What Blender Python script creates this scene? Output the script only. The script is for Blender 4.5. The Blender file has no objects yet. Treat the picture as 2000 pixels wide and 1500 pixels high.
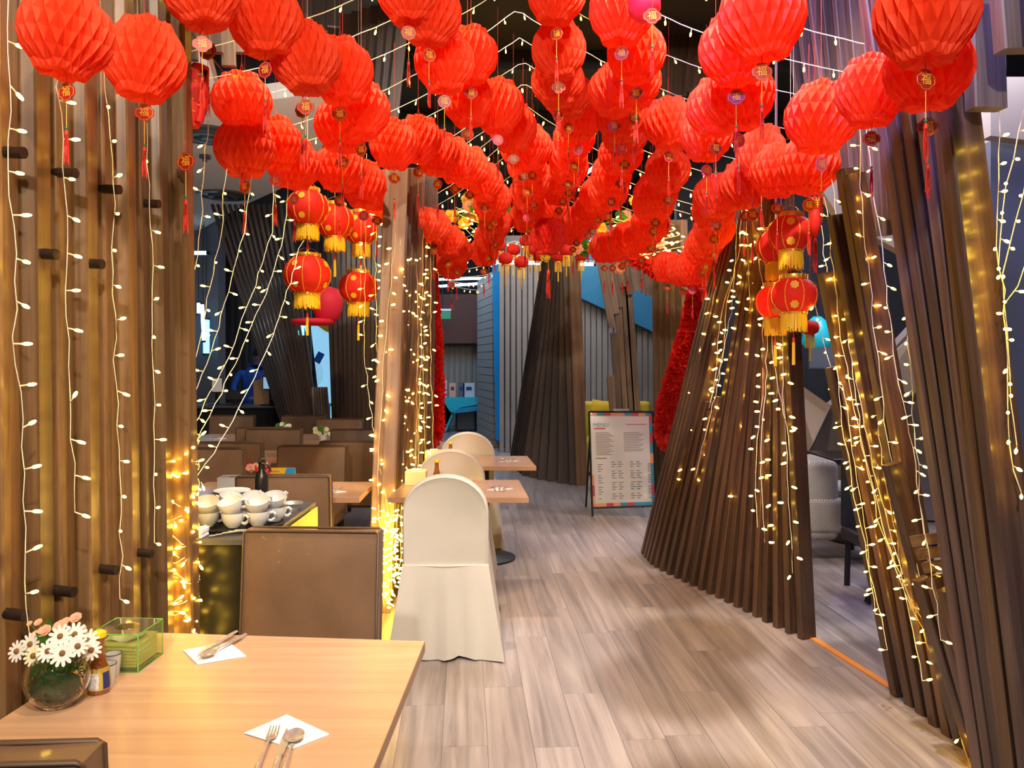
import bpy, math, random
from mathutils import Vector, Matrix, Quaternion
PI = math.pi
random.seed(7)
S = bpy.context.scene
C = S.collection
# ------------------------------------------------------------------ camera, world, lights, exposure
F, HX, HY, H = 1550.0, 1000.0, 703.0, 1.53
cam = bpy.data.cameras.new('camera'); cam.sensor_width = 36; cam.lens = 36*F/2000
cam.shift_y = -(750-HY)/2000; cam.clip_end = 200; cam.clip_start = .05
camo = bpy.data.objects.new('camera', cam); C.objects.link(camo)
camo.location = (0, 0, H); camo.rotation_euler = (PI/2, 0, 0)
S.camera = camo
S.view_settings.view_transform = 'Standard'; S.view_settings.look = 'None'
S.view_settings.gamma = 1; S.view_settings.use_curve_mapping = False
S.view_settings.exposure = 0.3
w = bpy.data.worlds.new('world'); S.world = w; w.use_nodes = True
w.node_tree.nodes['Background'].inputs[0].default_value = (.62, .7, 1, 1)
w.node_tree.nodes['Background'].inputs[1].default_value = .16

def spot(loc, to, power, color, angle=60, size=.08, blend=.5):
    l = bpy.data.lights.new('spot_light', 'SPOT'); l.energy = power; l.color = color
    l.spot_size = math.radians(angle); l.shadow_soft_size = size; l.spot_blend = blend
    o = bpy.data.objects.new('spot_light', l); C.objects.link(o); o.location = loc
    o.rotation_euler = (Vector(to)-Vector(loc)).to_track_quat('-Z', 'Y').to_euler()
def area(loc, to, power, color, sx, sy):
    l = bpy.data.lights.new('area_light', 'AREA'); l.energy = power; l.color = color
    l.shape = 'RECTANGLE'; l.size = sx; l.size_y = sy
    o = bpy.data.objects.new('area_light', l); C.objects.link(o); o.location = loc
    o.rotation_euler = (Vector(to)-Vector(loc)).to_track_quat('-Z', 'Y').to_euler()
WARM = (1, .80, .56); NEUT = (1, .9, .78); COOL = (.45, .62, 1); PURP = (.28, .30, 1)
spot((.7, -1.2, 3.9), (-1.2, 2.6, 1.3), 420, WARM, 62, .06)        # ceiling spots behind the camera
spot((-.5, -1.8, 3.9), (.6, 3.6, 2.3), 500, NEUT, 74, .10)
spot((.4, .9, 4.2), (-.6, 2.0, .7), 190, WARM, 70, .05)
spot((.9, 2.6, 4.25), (.8, 3.9, 0), 420, (1, .88, .80), 82, .05)
spot((-.8, 3.4, 4.25), (-1.0, 5.6, .8), 300, WARM, 80, .07)
spot((-1.6, 6.2, 4.25), (-2.4, 7.6, .7), 260, WARM, 84, .08)
spot((1.4, 5.6, 4.25), (.4, 7.6, 0), 240, NEUT, 84, .06)
spot((.3, 4.2, 4.25), (.2, 7.2, 2.6), 260, NEUT, 90, .1)
area((.4, 11.2, 4.1), (.6, 11.6, 0), 90, (.8, .85, 1), 3.5, 1.2)
area((-1.6, 14.5, 3.9), (-1.6, 16, .5), 80, (.4, .68, 1), 2.5, 2)
area((3.6, 6.6, 4.1), (3.8, 6.8, 0), 150, (.8, .8, 1), 2, 2)
spot((-2.15, 3.1, 2.0), (-2.7, 5.4, 3.45), 170, (1, .93, .86), 66, .1)  # unseen uplight added to brighten the white ceiling
area((-3.2, 9.6, 4.1), (-3.2, 9.8, 0), 22, COOL, 2.5, 1.5)
spot((-.3, 1.0, 4.25), (1.75, 3.3, 3.0), 850, PURP, 52, .2)
spot((3.4, 3.9, 4.2), (2.6, 3.8, 1.2), 60, COOL, 100, .2)

# ------------------------------------------------------------------ placing helpers
def P(px, py, d): return Vector(((px-HX)/F*d, d, H-(py-HY)/F*d))
def Z(px, py, z):
    d = (H-z)*F/(py-HY); return Vector(((px-HX)/F*d, d, z))
def G(px, py): return Z(px, py, 0)
def lerp(a, b, t): return a+(b-a)*t
def resample(pts, n):
    pts = [Vector(p) for p in pts]; L = [0]
    for a, b in zip(pts, pts[1:]): L.append(L[-1]+(b-a).length)
    out = []
    for i in range(n):
        s = L[-1]*i/max(1, n-1); k = 0
        while k < len(L)-2 and L[k+1] < s: k += 1
        out.append(lerp(pts[k], pts[k+1], (s-L[k])/max(1e-9, L[k+1]-L[k])))
    return out
def length(pts): return sum((Vector(b)-Vector(a)).length for a, b in zip(pts, pts[1:]))

# ------------------------------------------------------------------ materials
def newmat(name):
    m = bpy.data.materials.new(name); m.use_nodes = True
    return m, m.node_tree.nodes, m.node_tree.links, m.node_tree.nodes['Principled BSDF']
def mat(name, col, rough=.5, metal=0, emit=0, spec=.5, coat=0, trans=0, ior=1.45, noise=0, nscale=20, bump=0, bscale=200, sheen=0, alpha=1):
    m, n, l, b = newmat(name)
    b.inputs['Base Color'].default_value = (*col, 1); b.inputs['Roughness'].default_value = rough
    b.inputs['Metallic'].default_value = metal; b.inputs['Specular IOR Level'].default_value = spec
    b.inputs['Coat Weight'].default_value = coat; b.inputs['Coat Roughness'].default_value = .05
    b.inputs['Transmission Weight'].default_value = trans; b.inputs['IOR'].default_value = ior
    b.inputs['Sheen Weight'].default_value = sheen; b.inputs['Alpha'].default_value = alpha
    if emit:
        b.inputs['Emission Color'].default_value = (*col, 1); b.inputs['Emission Strength'].default_value = emit
    if noise or bump:
        tc = n.new('ShaderNodeTexCoord')
    if noise:
        t = n.new('ShaderNodeTexNoise'); t.inputs['Scale'].default_value = nscale; t.inputs['Detail'].default_value = 5
        l.new(tc.outputs['Object'], t.inputs['Vector'])
        r = n.new('ShaderNodeValToRGB')
        r.color_ramp.elements[0].color = (*[c*(1-noise) for c in col], 1); r.color_ramp.elements[0].position = .3
        r.color_ramp.elements[1].color = (*[min(1, c*(1+noise)) for c in col], 1); r.color_ramp.elements[1].position = .7
        l.new(t.outputs['Fac'], r.inputs['Fac']); l.new(r.outputs['Color'], b.inputs['Base Color'])
    if bump:
        t = n.new('ShaderNodeTexNoise'); t.inputs['Scale'].default_value = bscale; t.inputs['Detail'].default_value = 3
        l.new(tc.outputs['Object'], t.inputs['Vector'])
        u = n.new('ShaderNodeBump'); u.inputs['Strength'].default_value = bump; u.inputs['Distance'].default_value = .002
        l.new(t.outputs['Fac'], u.inputs['Height']); l.new(u.outputs['Normal'], b.inputs['Normal'])
    return m
def wood(name, cols, axis=2, scale=9, rough=.4, stretch=14, knots=.0, rnd=.35, bump=.25, coat=0):
    """grain running along one local axis; every object gets its own offset and tone"""
    m, n, l, b = newmat(name)
    tc = n.new('ShaderNodeTexCoord'); oi = n.new('ShaderNodeObjectInfo')
    mp = n.new('ShaderNodeMapping'); s = [scale*stretch/4]*3; s[axis] = scale/stretch*2
    mp.inputs['Scale'].default_value = s
    add = n.new('ShaderNodeVectorMath'); add.operation = 'ADD'
    mul = n.new('ShaderNodeMath'); mul.operation = 'MULTIPLY'; mul.inputs[1].default_value = 37
    l.new(oi.outputs['Random'], mul.inputs[0])
    l.new(tc.outputs['Object'], add.inputs[0]); l.new(mul.outputs[0], add.inputs[1]); l.new(add.outputs[0], mp.inputs['Vector'])
    t = n.new('ShaderNodeTexNoise'); t.inputs['Scale'].default_value = 1; t.inputs['Detail'].default_value = 8
    t.inputs['Roughness'].default_value = .62; t.inputs['Distortion'].default_value = .6
    l.new(mp.outputs[0], t.inputs['Vector'])
    r = n.new('ShaderNodeValToRGB'); e = r.color_ramp.elements
    e[0].position = .28; e[0].color = (*cols[0], 1); e[1].position = .72; e[1].color = (*cols[-1], 1)
    if len(cols) == 3:
        q = e.new(.5); q.color = (*cols[1], 1)
    l.new(t.outputs['Fac'], r.inputs['Fac'])
    hs = n.new('ShaderNodeHueSaturation')
    mr = n.new('ShaderNodeMapRange'); mr.inputs['To Min'].default_value = 1-rnd; mr.inputs['To Max'].default_value = 1+rnd
    l.new(oi.outputs['Random'], mr.inputs['Value']); l.new(mr.outputs[0], hs.inputs['Value'])
    l.new(r.outputs['Color'], hs.inputs['Color']); l.new(hs.outputs[0], b.inputs['Base Color'])
    b.inputs['Roughness'].default_value = rough; b.inputs['Coat Weight'].default_value = coat; b.inputs['Coat Roughness'].default_value = .18
    u = n.new('ShaderNodeBump'); u.inputs['Strength'].default_value = bump; u.inputs['Distance'].default_value = .003
    l.new(t.outputs['Fac'], u.inputs['Height']); l.new(u.outputs['Normal'], b.inputs['Normal'])
    return m
def paper(name, col, tr=.45):
    m, n, l, b = newmat(name)
    b.inputs['Base Color'].default_value = (*col, 1); b.inputs['Roughness'].default_value = .6
    b.inputs['Specular IOR Level'].default_value = .3
    t = n.new('ShaderNodeBsdfTranslucent'); t.inputs['Color'].default_value = (*col, 1)
    x = n.new('ShaderNodeMixShader'); x.inputs[0].default_value = tr
    l.new(b.outputs[0], x.inputs[1]); l.new(t.outputs[0], x.inputs[2])
    l.new(x.outputs[0], n['Material Output'].inputs['Surface'])
    return m
M = {}
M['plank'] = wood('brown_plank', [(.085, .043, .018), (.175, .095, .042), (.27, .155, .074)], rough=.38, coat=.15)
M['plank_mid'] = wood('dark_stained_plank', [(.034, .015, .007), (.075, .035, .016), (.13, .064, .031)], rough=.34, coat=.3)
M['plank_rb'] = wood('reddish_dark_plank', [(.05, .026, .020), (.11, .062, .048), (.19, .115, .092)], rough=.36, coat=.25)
M['plank_light'] = wood('light_plank', [(.17, .10, .062), (.25, .155, .10), (.33, .215, .145)], rough=.45)
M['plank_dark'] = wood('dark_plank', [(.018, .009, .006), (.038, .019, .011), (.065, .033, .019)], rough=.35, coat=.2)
M['plank_grey'] = wood('grey_plank', [(.08, .055, .05), (.16, .12, .10), (.24, .18, .15)], rough=.4, coat=.2)
M['floor'] = wood('floor_board', [(.20, .17, .16), (.36, .31, .295), (.50, .445, .42)], axis=1, scale=5, rough=.34, rnd=.08, bump=.08, coat=.1)
M['floor_far'] = wood('far_floor', [(.19, .165, .16), (.31, .27, .26), (.42, .38, .365)], axis=1, scale=5, rough=.3, rnd=0, bump=.05)
M['joint'] = mat('floor_joint', (.06, .045, .04), .6)
M['table'] = wood('beech_laminate', [(.50, .285, .165), (.575, .35, .21), (.64, .415, .265)], axis=0, scale=7, rough=.3, rnd=.04, bump=.03, coat=.35)
M['table_edge'] = mat('table_edge', (.42, .24, .14), .4)
M['leather'] = mat('brown_leather', (.185, .108, .062), .36, bump=.35, bscale=260, coat=.1, noise=.12, nscale=7)
M['piping'] = mat('leather_piping', (.09, .05, .03), .45)
M['cover'] = mat('ivory_cloth', (.60, .575, .53), .62, sheen=.15, noise=.04, nscale=4)
M['black'] = mat('black_laminate', (.012, .012, .011), .28)
M['blackm'] = mat('black_metal', (.015, .015, .016), .4, .3)
M['grey_trim'] = mat('dark_grey_trim', (.07, .07, .075), .35)
M['steel'] = mat('stainless_steel', (.66, .66, .66), .25, .7)
M['white'] = mat('white_porcelain', (.60, .61, .63), .22, coat=.4)
M['napkin'] = mat('white_napkin', (.86, .86, .88), .85)
M['paperred'] = paper('red_tissue_paper', (.95, .088, .024), .5)
M['paperdeep'] = paper('deep_red_paper', (.75, .02, .012), .25)
M['silk'] = paper('red_silk', (.86, .035, .02), .35)
M['silkpink'] = paper('pink_red_silk', (.9, .04, .09), .35)
M['gold'] = mat('gold_foil', (.86, .50, .08), .3, .75)
M['goldprint'] = mat('gold_print', (.88, .47, .04), .4)
M['fringe'] = mat('yellow_fringe', (.90, .56, .02), .6)
M['medred'] = mat('red_card', (.42, .016, .010), .4)
M['medcrim'] = mat('crimson_card', (.34, .008, .04), .4)
M['medpink'] = mat('magenta_card', (.72, .06, .30), .4)
M['tassel'] = mat('red_tassel', (.72, .03, .015), .6)
M['cordgold'] = mat('golden_cord', (.88, .42, .04), .5)
M['bead'] = mat('green_bead', (.02, .22, .10), .3)
M['wire'] = mat('clear_wire', (.85, .76, .60), .35, spec=.7)
M['bulbbase'] = mat('clear_bulb_base', (.85, .78, .60), .25)
M['glow'] = mat('warm_led', (1, .58, .045), .4, emit=46)
M['glowfar'] = mat('warm_led_small', (1, .60, .055), .4, emit=34)
M['tube'] = mat('cool_light_tube', (.55, .82, 1), .4, emit=5)
M['tubecyan'] = mat('cyan_light_tube', (.12, .62, 1), .4, emit=4)
M['ceil'] = mat('black_ceiling', (.006, .0055, .0055), .8)
M['ceilwhite'] = mat('white_ceiling_board', (.80, .79, .78), .8)
M['wallbeige'] = mat('beige_wall', (.36, .30, .245), .7)
M['walltaupe'] = mat('taupe_wall', (.26, .22, .20), .7)
M['wallgrey'] = mat('blue_grey_wall', (.11, .12, .15), .7)
M['walldark'] = mat('dark_wall', (.018, .019, .024), .7)
M['corrug'] = mat('pleated_grey_wall', (.25, .22, .20), .7)
M['blue'] = mat('bright_blue_panel', (.01, .25, .62), .5)
M['bluedeep'] = mat('teal_blue_paint', (.012, .14, .26), .6)
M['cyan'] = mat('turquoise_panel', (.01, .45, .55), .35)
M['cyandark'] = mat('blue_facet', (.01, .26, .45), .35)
M['brownred'] = mat('red_brown_paint', (.11, .028, .018), .6)
M['yellow'] = mat('yellow_upholstery', (.55, .42, .04), .7)
M['mustard'] = mat('mustard_cloth', (.62, .40, .01), .7)
M['orange'] = mat('orange_strip', (.90, .33, .03), .5)
M['glass'] = mat('clear_glass', (1, 1, 1), .02, trans=1, ior=1.3)
M['green_ac'] = mat('green_acrylic', (.90, 1, .62), .05, trans=.95, ior=1.12)
M['green_edge'] = mat('green_acrylic_edge', (.25, .75, .10), .15, trans=.3)
M['amber'] = mat('amber_glass', (.26, .075, .01), .08, spec=.8, coat=.6)
M['label'] = mat('bottle_label', (.50, .36, .06), .45)
M['labelwhite'] = mat('printed_label_panel', (.62, .62, .64), .5, noise=.3, nscale=160)
M['yellowcap'] = mat('yellow_cap', (.85, .62, .02), .4)
M['blueprint'] = mat('navy_print', (.02, .03, .16), .4)
M['petalwhite'] = paper('white_petal', (.86, .86, .82), .2)
M['petalcream'] = paper('cream_petal', (.86, .82, .52), .2)
M['petalpink'] = paper('peach_petal', (.92, .46, .32), .2)
M['seedbrown'] = mat('brown_flower_heart', (.20, .10, .02), .7)
M['leaf'] = paper('green_leaf', (.05, .20, .02), .2)
M['moss'] = mat('moss', (.10, .12, .05), .9)
M['tissue'] = mat('tissue_sheets', (.80, .74, .34), .9)
M['boardwhite'] = mat('printed_board', (.58, .56, .52), .12, coat=.7)
M['ink'] = mat('grey_ink', (.22, .20, .20), .6)
M['inkred'] = mat('red_ink', (.45, .03, .06), .5)
M['inkblue'] = mat('teal_ink', (.02, .22, .32), .5)
M['inkorange'] = mat('orange_ink', (.65, .25, .12), .5)
M['navyshirt'] = mat('blue_shirt', (.012, .09, .50), .8)  # blue shirt, its colour also carrying the blue light on it
M['skin'] = mat('skin', (.18, .15, .28), .6)  # bluish: the blue light on the person is painted into the skin
M['cardboard'] = mat('brown_kraft_paper', (.45, .26, .13), .8)
M['screen'] = mat('lit_monitor', (.20, .42, .60), .3, emit=.8)
M['display'] = mat('lit_blue_display', (.25, .55, .78), .3, emit=.75)
M['displayp'] = mat('display_shape', (.02, .12, .55), .4)
M['teal'] = mat('teal_lamp_shade', (.02, .45, .52), .3, emit=.15)
M['redball'] = mat('orange_red_ball', (.85, .09, .03), .35)
M['marble'] = mat('dark_wood_base', (.02, .012, .01), .3)
M['yellowlit'] = mat('yellow_lit_side', (.70, .58, .06), .3)  # counter side; yellow light from the trunk bulbs is put into its colour
M['pillow'] = M['mustard']
def herring():
    m, n, l, b = newmat('herringbone_fabric')
    tc = n.new('ShaderNodeTexCoord'); sp = n.new('ShaderNodeSeparateXYZ'); l.new(tc.outputs['Object'], sp.inputs[0])
    def mth(op, a, bb=None):
        k = n.new('ShaderNodeMath'); k.operation = op
        for i, v in enumerate((a, bb)):
            if v is None: continue
            if isinstance(v, (int, float)): k.inputs[i].default_value = v
            else: l.new(v, k.inputs[i])
        return k.outputs[0]
    s = mth('ADD', sp.outputs[0], sp.outputs[1])
    zig = mth('PINGPONG', s, .02)
    v = mth('SINE', mth('MULTIPLY', mth('ADD', sp.outputs[2], zig), 380))
    r = n.new('ShaderNodeValToRGB'); r.color_ramp.elements[0].color = (.20, .17, .15, 1); r.color_ramp.elements[0].position = .35
    r.color_ramp.elements[1].color = (.50, .46, .42, 1); r.color_ramp.elements[1].position = .65
    l.new(mth('ADD', mth('MULTIPLY', v, .5), .5), r.inputs['Fac']); l.new(r.outputs[0], b.inputs['Base Color'])
    b.inputs['Roughness'].default_value = .85
    return m
M['herring'] = herring()

# ------------------------------------------------------------------ mesh builder
class MB:
    def __init__(s): s.v = []; s.f = []; s.m = []; s.cur = 0
    def add(s, vs, fs, m=None):
        o = len(s.v); s.v += [tuple(v) for v in vs]; s.f += [tuple(i+o for i in f) for f in fs]
        s.m += [s.cur if m is None else m]*len(fs); return s
    def box(s, c, d, rot=None, m=None):
        hx, hy, hz = d[0]/2, d[1]/2, d[2]/2
        vs = [Vector((x*hx, y*hy, z*hz)) for z in (-1, 1) for x, y in ((-1, -1), (1, -1), (1, 1), (-1, 1))]
        if rot is not None: vs = [rot @ v for v in vs]
        c = Vector(c)
        return s.add([v+c for v in vs], [(3, 2, 1, 0), (4, 5, 6, 7), (0, 1, 5, 4), (1, 2, 6, 5), (2, 3, 7, 6), (3, 0, 4, 7)], m)
    def rbox(s, c, d, r=.01, m=None, seg=3, rot=None):
        """box with rounded vertical and horizontal edges: a superellipsoid-like loft"""
        hx, hy, hz = d[0]/2, d[1]/2, d[2]/2; r = min(r, hx*.99, hy*.99, hz*.99); rings = []
        prof = [(r*(1-math.cos(a)), -hz+r*(1-math.sin(a))) for a in [0]] 
        lv = []
        for k in range(seg+1):
            a = PI/2*k/seg; lv.append((r-r*math.sin(a), -hz+r-r*math.cos(a)))
        lv = lv + [(i, -z) for i, z in reversed(lv)]
        vs = []; n = 4*(seg+1)
        for ins, z in lv:
            for q, (sx, sy) in enumerate(((1, 1), (-1, 1), (-1, -1), (1, -1))):
                for k in range(seg+1):
                    a = PI/2*q+PI/2*k/seg
                    vs.append(Vector((sx*(hx-r)+(r-ins)*math.cos(a), sy*(hy-r)+(r-ins)*math.sin(a), z)))
        fs = [tuple(range(n-1, -1, -1)), tuple(range((len(lv)-1)*n, len(lv)*n))]
        for j in range(len(lv)-1):
            for i in range(n): fs.append((j*n+i, j*n+(i+1) % n, (j+1)*n+(i+1) % n, (j+1)*n+i))
        if rot is not None: vs = [rot @ v for v in vs]
        c = Vector(c); return s.add([v+c for v in vs], fs, m)
    def lathe(s, prof, n=20, c=(0, 0, 0), m=None, rot=None, cap=True):
        vs = []; c = Vector(c)
        for r, z in prof:
            for i in range(n):
                a = 2*PI*i/n; v = Vector((r*math.cos(a), r*math.sin(a), z))
                vs.append((rot @ v if rot is not None else v)+c)
        fs = []
        for j in range(len(prof)-1):
            for i in range(n): fs.append((j*n+i, j*n+(i+1) % n, (j+1)*n+(i+1) % n, (j+1)*n+i))
        if cap:
            if prof[0][0] > 1e-4: fs.append(tuple(range(n-1, -1, -1)))
            if prof[-1][0] > 1e-4: fs.append(tuple(range((len(prof)-1)*n, len(prof)*n)))
        return s.add(vs, fs, m)
    def tube(s, pts, r, n=5, m=None, flat=1):
        pts = [Vector(p) for p in pts]; vs = []; K = len(pts)
        for k, p in enumerate(pts):
            t = (pts[min(K-1, k+1)]-pts[max(0, k-1)])
            if t.length < 1e-9: t = Vector((0, 0, 1))
            t.normalize(); u = t.cross(Vector((0, 0, 1)))
            if u.length < .05: u = t.cross(Vector((0, 1, 0)))
            u.normalize(); w_ = t.cross(u); rr = r[k] if isinstance(r, (list, tuple)) else r
            for i in range(n):
                a = 2*PI*i/n; vs.append(p+u*math.cos(a)*rr+w_*math.sin(a)*rr*flat)
        fs = [tuple(range(n-1, -1, -1)), tuple(range((K-1)*n, K*n))]
        for j in range(K-1):
            for i in range(n): fs.append((j*n+i, j*n+(i+1) % n, (j+1)*n+(i+1) % n, (j+1)*n+i))
        return s.add(vs, fs, m)
    def prism(s, poly, thick, m=None):
        """poly: 3D points (planar), extruded along +-normal or a given vector"""
        poly = [Vector(p) for p in poly]; n = len(poly)
        t = Vector(thick) if not isinstance(thick, (int, float)) else (poly[1]-poly[0]).cross(poly[2]-poly[1]).normalized()*thick
        return s.add(poly+[p+t for p in poly], [tuple(range(n-1, -1, -1)), tuple(range(n, 2*n))]+[(i, (i+1) % n, n+(i+1) % n, n+i) for i in range(n)], m)
    def mesh(s, name, mats, smooth=False):
        me = bpy.data.meshes.new(name); me.from_pydata(s.v, [], s.f)
        for m in (mats if isinstance(mats, (list, tuple)) else [mats]): me.materials.append(M[m] if isinstance(m, str) else m)
        me.polygons.foreach_set('material_index', s.m)
        if smooth:
            me.polygons.foreach_set('use_smooth', [True]*len(me.polygons))
            if smooth is not True: me.set_sharp_from_angle(angle=math.radians(smooth))
        me.update(); return me
def link(name, data, parent=None, mtx=None, loc=None, rz=None):
    o = bpy.data.objects.new(name, data); C.objects.link(o)
    if parent: o.parent = parent
    if mtx is not None: o.matrix_basis = mtx
    if loc is not None: o.location = loc
    if rz is not None: o.rotation_euler = (0, 0, rz)
    return o
def obj(name, mb, mats, parent=None, smooth=False, **k): return link(name, mb.mesh(name, mats, smooth), parent, **k)
def tag(o, label, cat, group=None):
    o['label'] = label; o['category'] = cat
    if group: o['group'] = group
    return o
def thing(name, label, cat, loc=(0, 0, 0), rz=0, group=None): return tag(link(name, None, None, loc=loc, rz=rz), label, cat, group)
def stuff(o): o['kind'] = 'stuff'; return o
def struct(o): o['kind'] = 'structure'; return o
def dup(root, loc, rz=None, label=None, group=None, mtx=None):
    r = root.copy(); C.objects.link(r); r.location = loc
    if rz is not None: r.rotation_euler = (0, 0, rz)
    if mtx is not None: r.matrix_basis = mtx
    if label: r['label'] = label
    if group: r['group'] = group
    for ch in list(root.children):
        c = ch.copy(); C.objects.link(c); c.parent = r
        for g in list(ch.children):
            d = g.copy(); C.objects.link(d); d.parent = c
    return r
def frame(o, zax, xax):
    zax = zax.normalized(); yax = zax.cross(xax).normalized(); xax = yax.cross(zax)
    return Matrix(((xax.x, yax.x, zax.x, o.x), (xax.y, yax.y, zax.y, o.y), (xax.z, yax.z, zax.z, o.z), (0, 0, 0, 1)))
ORD = 'first second third fourth fifth sixth seventh eighth ninth tenth eleventh twelfth thirteenth fourteenth fifteenth sixteenth seventeenth eighteenth nineteenth twentieth'.split()
def nth(i):
    if i < 20: return ORD[i]
    return 'twenty-'+ORD[i-20] if i < 29 else 'thirty-'+ORD[i-30]

def plank(parent, b, t, wd, th, wdir, mat_='plank', name='plank'):
    """board from b to t (world), chamfered; the face of width wd lies along wdir"""
    L = (t-b).length; c = min(wd, th)*.1; x, y = wd/2, th/2
    sec = [(x, -y+c), (x, y-c), (x-c, y), (-x+c, y), (-x, y-c), (-x, -y+c), (-x+c, -y), (x-c, -y)]
    mb = MB(); mb.add([(u, v, 0) for u, v in sec]+[(u, v, L) for u, v in sec],
                      [tuple(range(7, -1, -1)), tuple(range(8, 16))]+[(i, (i+1) % 8, 8+(i+1) % 8, 8+i) for i in range(8)])
    m = frame(b-parent.location, t-b, Vector(wdir))
    return obj(name, mb, mat_, parent, mtx=m)

# ================================================================== THE SETTING
mb = MB(); mb.box((0, 8.5, -.055), (16, 23, .10))
floor = struct(obj('floor', mb, 'floor_far'))
ANG = math.radians(3.4)
R_ = Matrix.Rotation(ANG, 4, 'Z')
meshes = []
for k in range(4):
    mb = MB(); mb.box((0, 0, 0), (.1785, 1.2485, .005)); meshes.append(mb.mesh('floor_board', 'floor'))
for i in range(-6, 24):
    off = random.random()*1.25
    for j in range(0, 6):
        p = R_ @ Vector((i*.18, 1.2+off+j*1.25, 0))
        if not (-1.0 < p.x < 4.4 and 1.5 < p.y < 8.2): continue
        if p.x > 2.5 and p.y < 3.4: continue
        o = link('floor_board', meshes[(i+j) % 4], floor); o.location = (p.x, p.y, -.0025); o.rotation_euler = (0, 0, ANG)
# orange threshold strip and dark skirting line
mb = MB(); a, b = G(1594, 1247), G(1752, 1345); dv = (b-a).normalized(); nrm = Vector((dv.y, -dv.x, 0))*.038
mb.prism([a, b, b+nrm, a+nrm], (0, 0, .006)); tag(obj('floor_strip', mb, 'orange'), 'orange threshold strip on the floor between two slatted timber trees', 'strip')

mb = MB(); mb.box((0, 8.5, 4.45), (16, 23, .1)); ceil = struct(obj('ceiling', mb, 'ceil'))
for y in (3.8, 5.6, 7.4, 9.2, 11.0, 12.8):
    mb = MB(); mb.box((0, y, 4.30), (9, .10, .16)); obj('ceiling_beam', mb, 'ceil', ceil)
mb = MB(); mb.lathe([(.07, 0), (.07, .03), (.055, .03), (.05, .01)], 20, (0, 0, 0)); 
# white suspended ceiling with curved edge, left
zc = 3.45
edge = [(355, 468), (395, 447), (440, 420), (490, 395), (545, 370), (590, 345), (625, 305), (640, 250), (640, 180), (600, 130), (480, 60)]
pts = [Z(x, y, zc) for x, y in edge]
pts += [Vector((-2.2, 6.0, zc)), Vector((-1.7, 4.2, zc)), Vector((-7.5, 4.2, zc)), Vector((-7.5, pts[0].y, zc))]
pts = [p for i, p in enumerate(pts) if i not in (9, 10)]
mb = MB(); mb.prism(pts, (0, 0, .12)); cw = struct(obj('trim_1', mb, 'ceilwhite'))
for px, py in ((437, 380), (405, 262)):
    p = Z(px, py, zc); v = MB(); v.lathe([(.30, 0), (.30, -.02), (.24, -.03), (.24, -.012), (.17, -.012), (.17, -.04), (.11, -.04), (.11, -.012), (.05, -.012), (.05, -.045), (0, -.045)], 28)
    o = obj('ceiling_diffuser', v, 'grey_trim', smooth=40); o.location = p+Vector((0, 0, 0))
    tag(o, 'round ringed air diffuser in the white ceiling, '+('farther and lower of the two in view' if py > 300 else 'nearer one, partly behind a hanging string'), 'diffuser')
p = Z(400, 303, zc); v = MB(); v.lathe([(.05, 0), (.05, -.03), (.02, -.035), (.02, -.06), (0, -.065)], 14); o = obj('sprinkler', v, 'grey_trim', smooth=40); o.location = p
tag(o, 'small sprinkler head in the white ceiling between the round diffusers', 'sprinkler')

def wallpoly(name, px, d, col, th=.12, parent=None, st=True):
    """vertical slab facing the camera side, its outline given at distance d (a number, or one per point)"""
    ds = d if isinstance(d, (list, tuple)) else [d]*len(px)
    mb = MB(); mb.prism([P(x, y, q) for (x, y), q in zip(px, ds)], (0, th, 0))
    o = obj(name, mb, col, parent)
    return struct(o) if st and parent is None else o
mb = MB(); mb.box((0, 19.6, 2.2), (16, .2, 4.5)); struct(obj('wall_back', mb, 'walldark'))
mb = MB(); mb.box((-7.6, 9, 2.2), (.2, 22, 4.5)); struct(obj('wall_left', mb, 'walldark'))
mb = MB(); mb.box((7.6, 9, 2.2), (.2, 22, 4.5)); struct(obj('wall_right', mb, 'wallgrey'))
# dark slatted wall behind the till, with ribs
lw = struct(obj('wall_far_left', MB().box((-4.0, 12.6, 2.2), (3.4, .15, 4.4)), 'walldark'))
for i in range(30):
    obj('rib', MB().box((-5.6+i*.11, 12.5, 1.9), (.05, .06, 3.8)), 'walldark', lw)
# blue lit column far left
mb = MB(); mb.box((-4.6, 11.9, 2.0), (.5, .3, 4.0)); struct(obj('trim_2', mb, 'wallgrey'))
# hall end: pleated beige wall, red-brown soffit
hw = struct(obj('wall_hall', MB().box((-1.2, 18.4, .95), (3.6, .12, 1.9)), 'wallbeige'))
for i in range(26): obj('pleat', MB().box((-2.9+i*.13, 18.31, .95), (.055, .06, 1.88)), 'walltaupe', hw)
mb = MB(); mb.box((-1.2, 18.0, 2.45), (3.6, .5, 1.1)); struct(obj('trim_3', mb, 'brownred'))
# curved side wall (blue-grey with tile courses) by the passage
sw = MB()
c0, c1 = P(932, 703, 15.5), P(962, 703, 13.8)
for i in range(22):
    z = i*.14; sw.prism([Vector((c0.x, c0.y, z)), Vector((c1.x, c1.y, z)), Vector((c1.x, c1.y, z+.13)), Vector((c0.x, c0.y, z+.13))], Vector((.15, .1, 0)))
struct(obj('wall_passage', sw, 'walltaupe'))
# blue fin
fb = MB(); fb.prism([P(960, 470, 13.4), P(984, 470, 13.2), P(982, 866, 13.2), P(968, 858, 13.4)], (0, .2, 0)); struct(obj('trim_4', fb, 'blue'))
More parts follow.
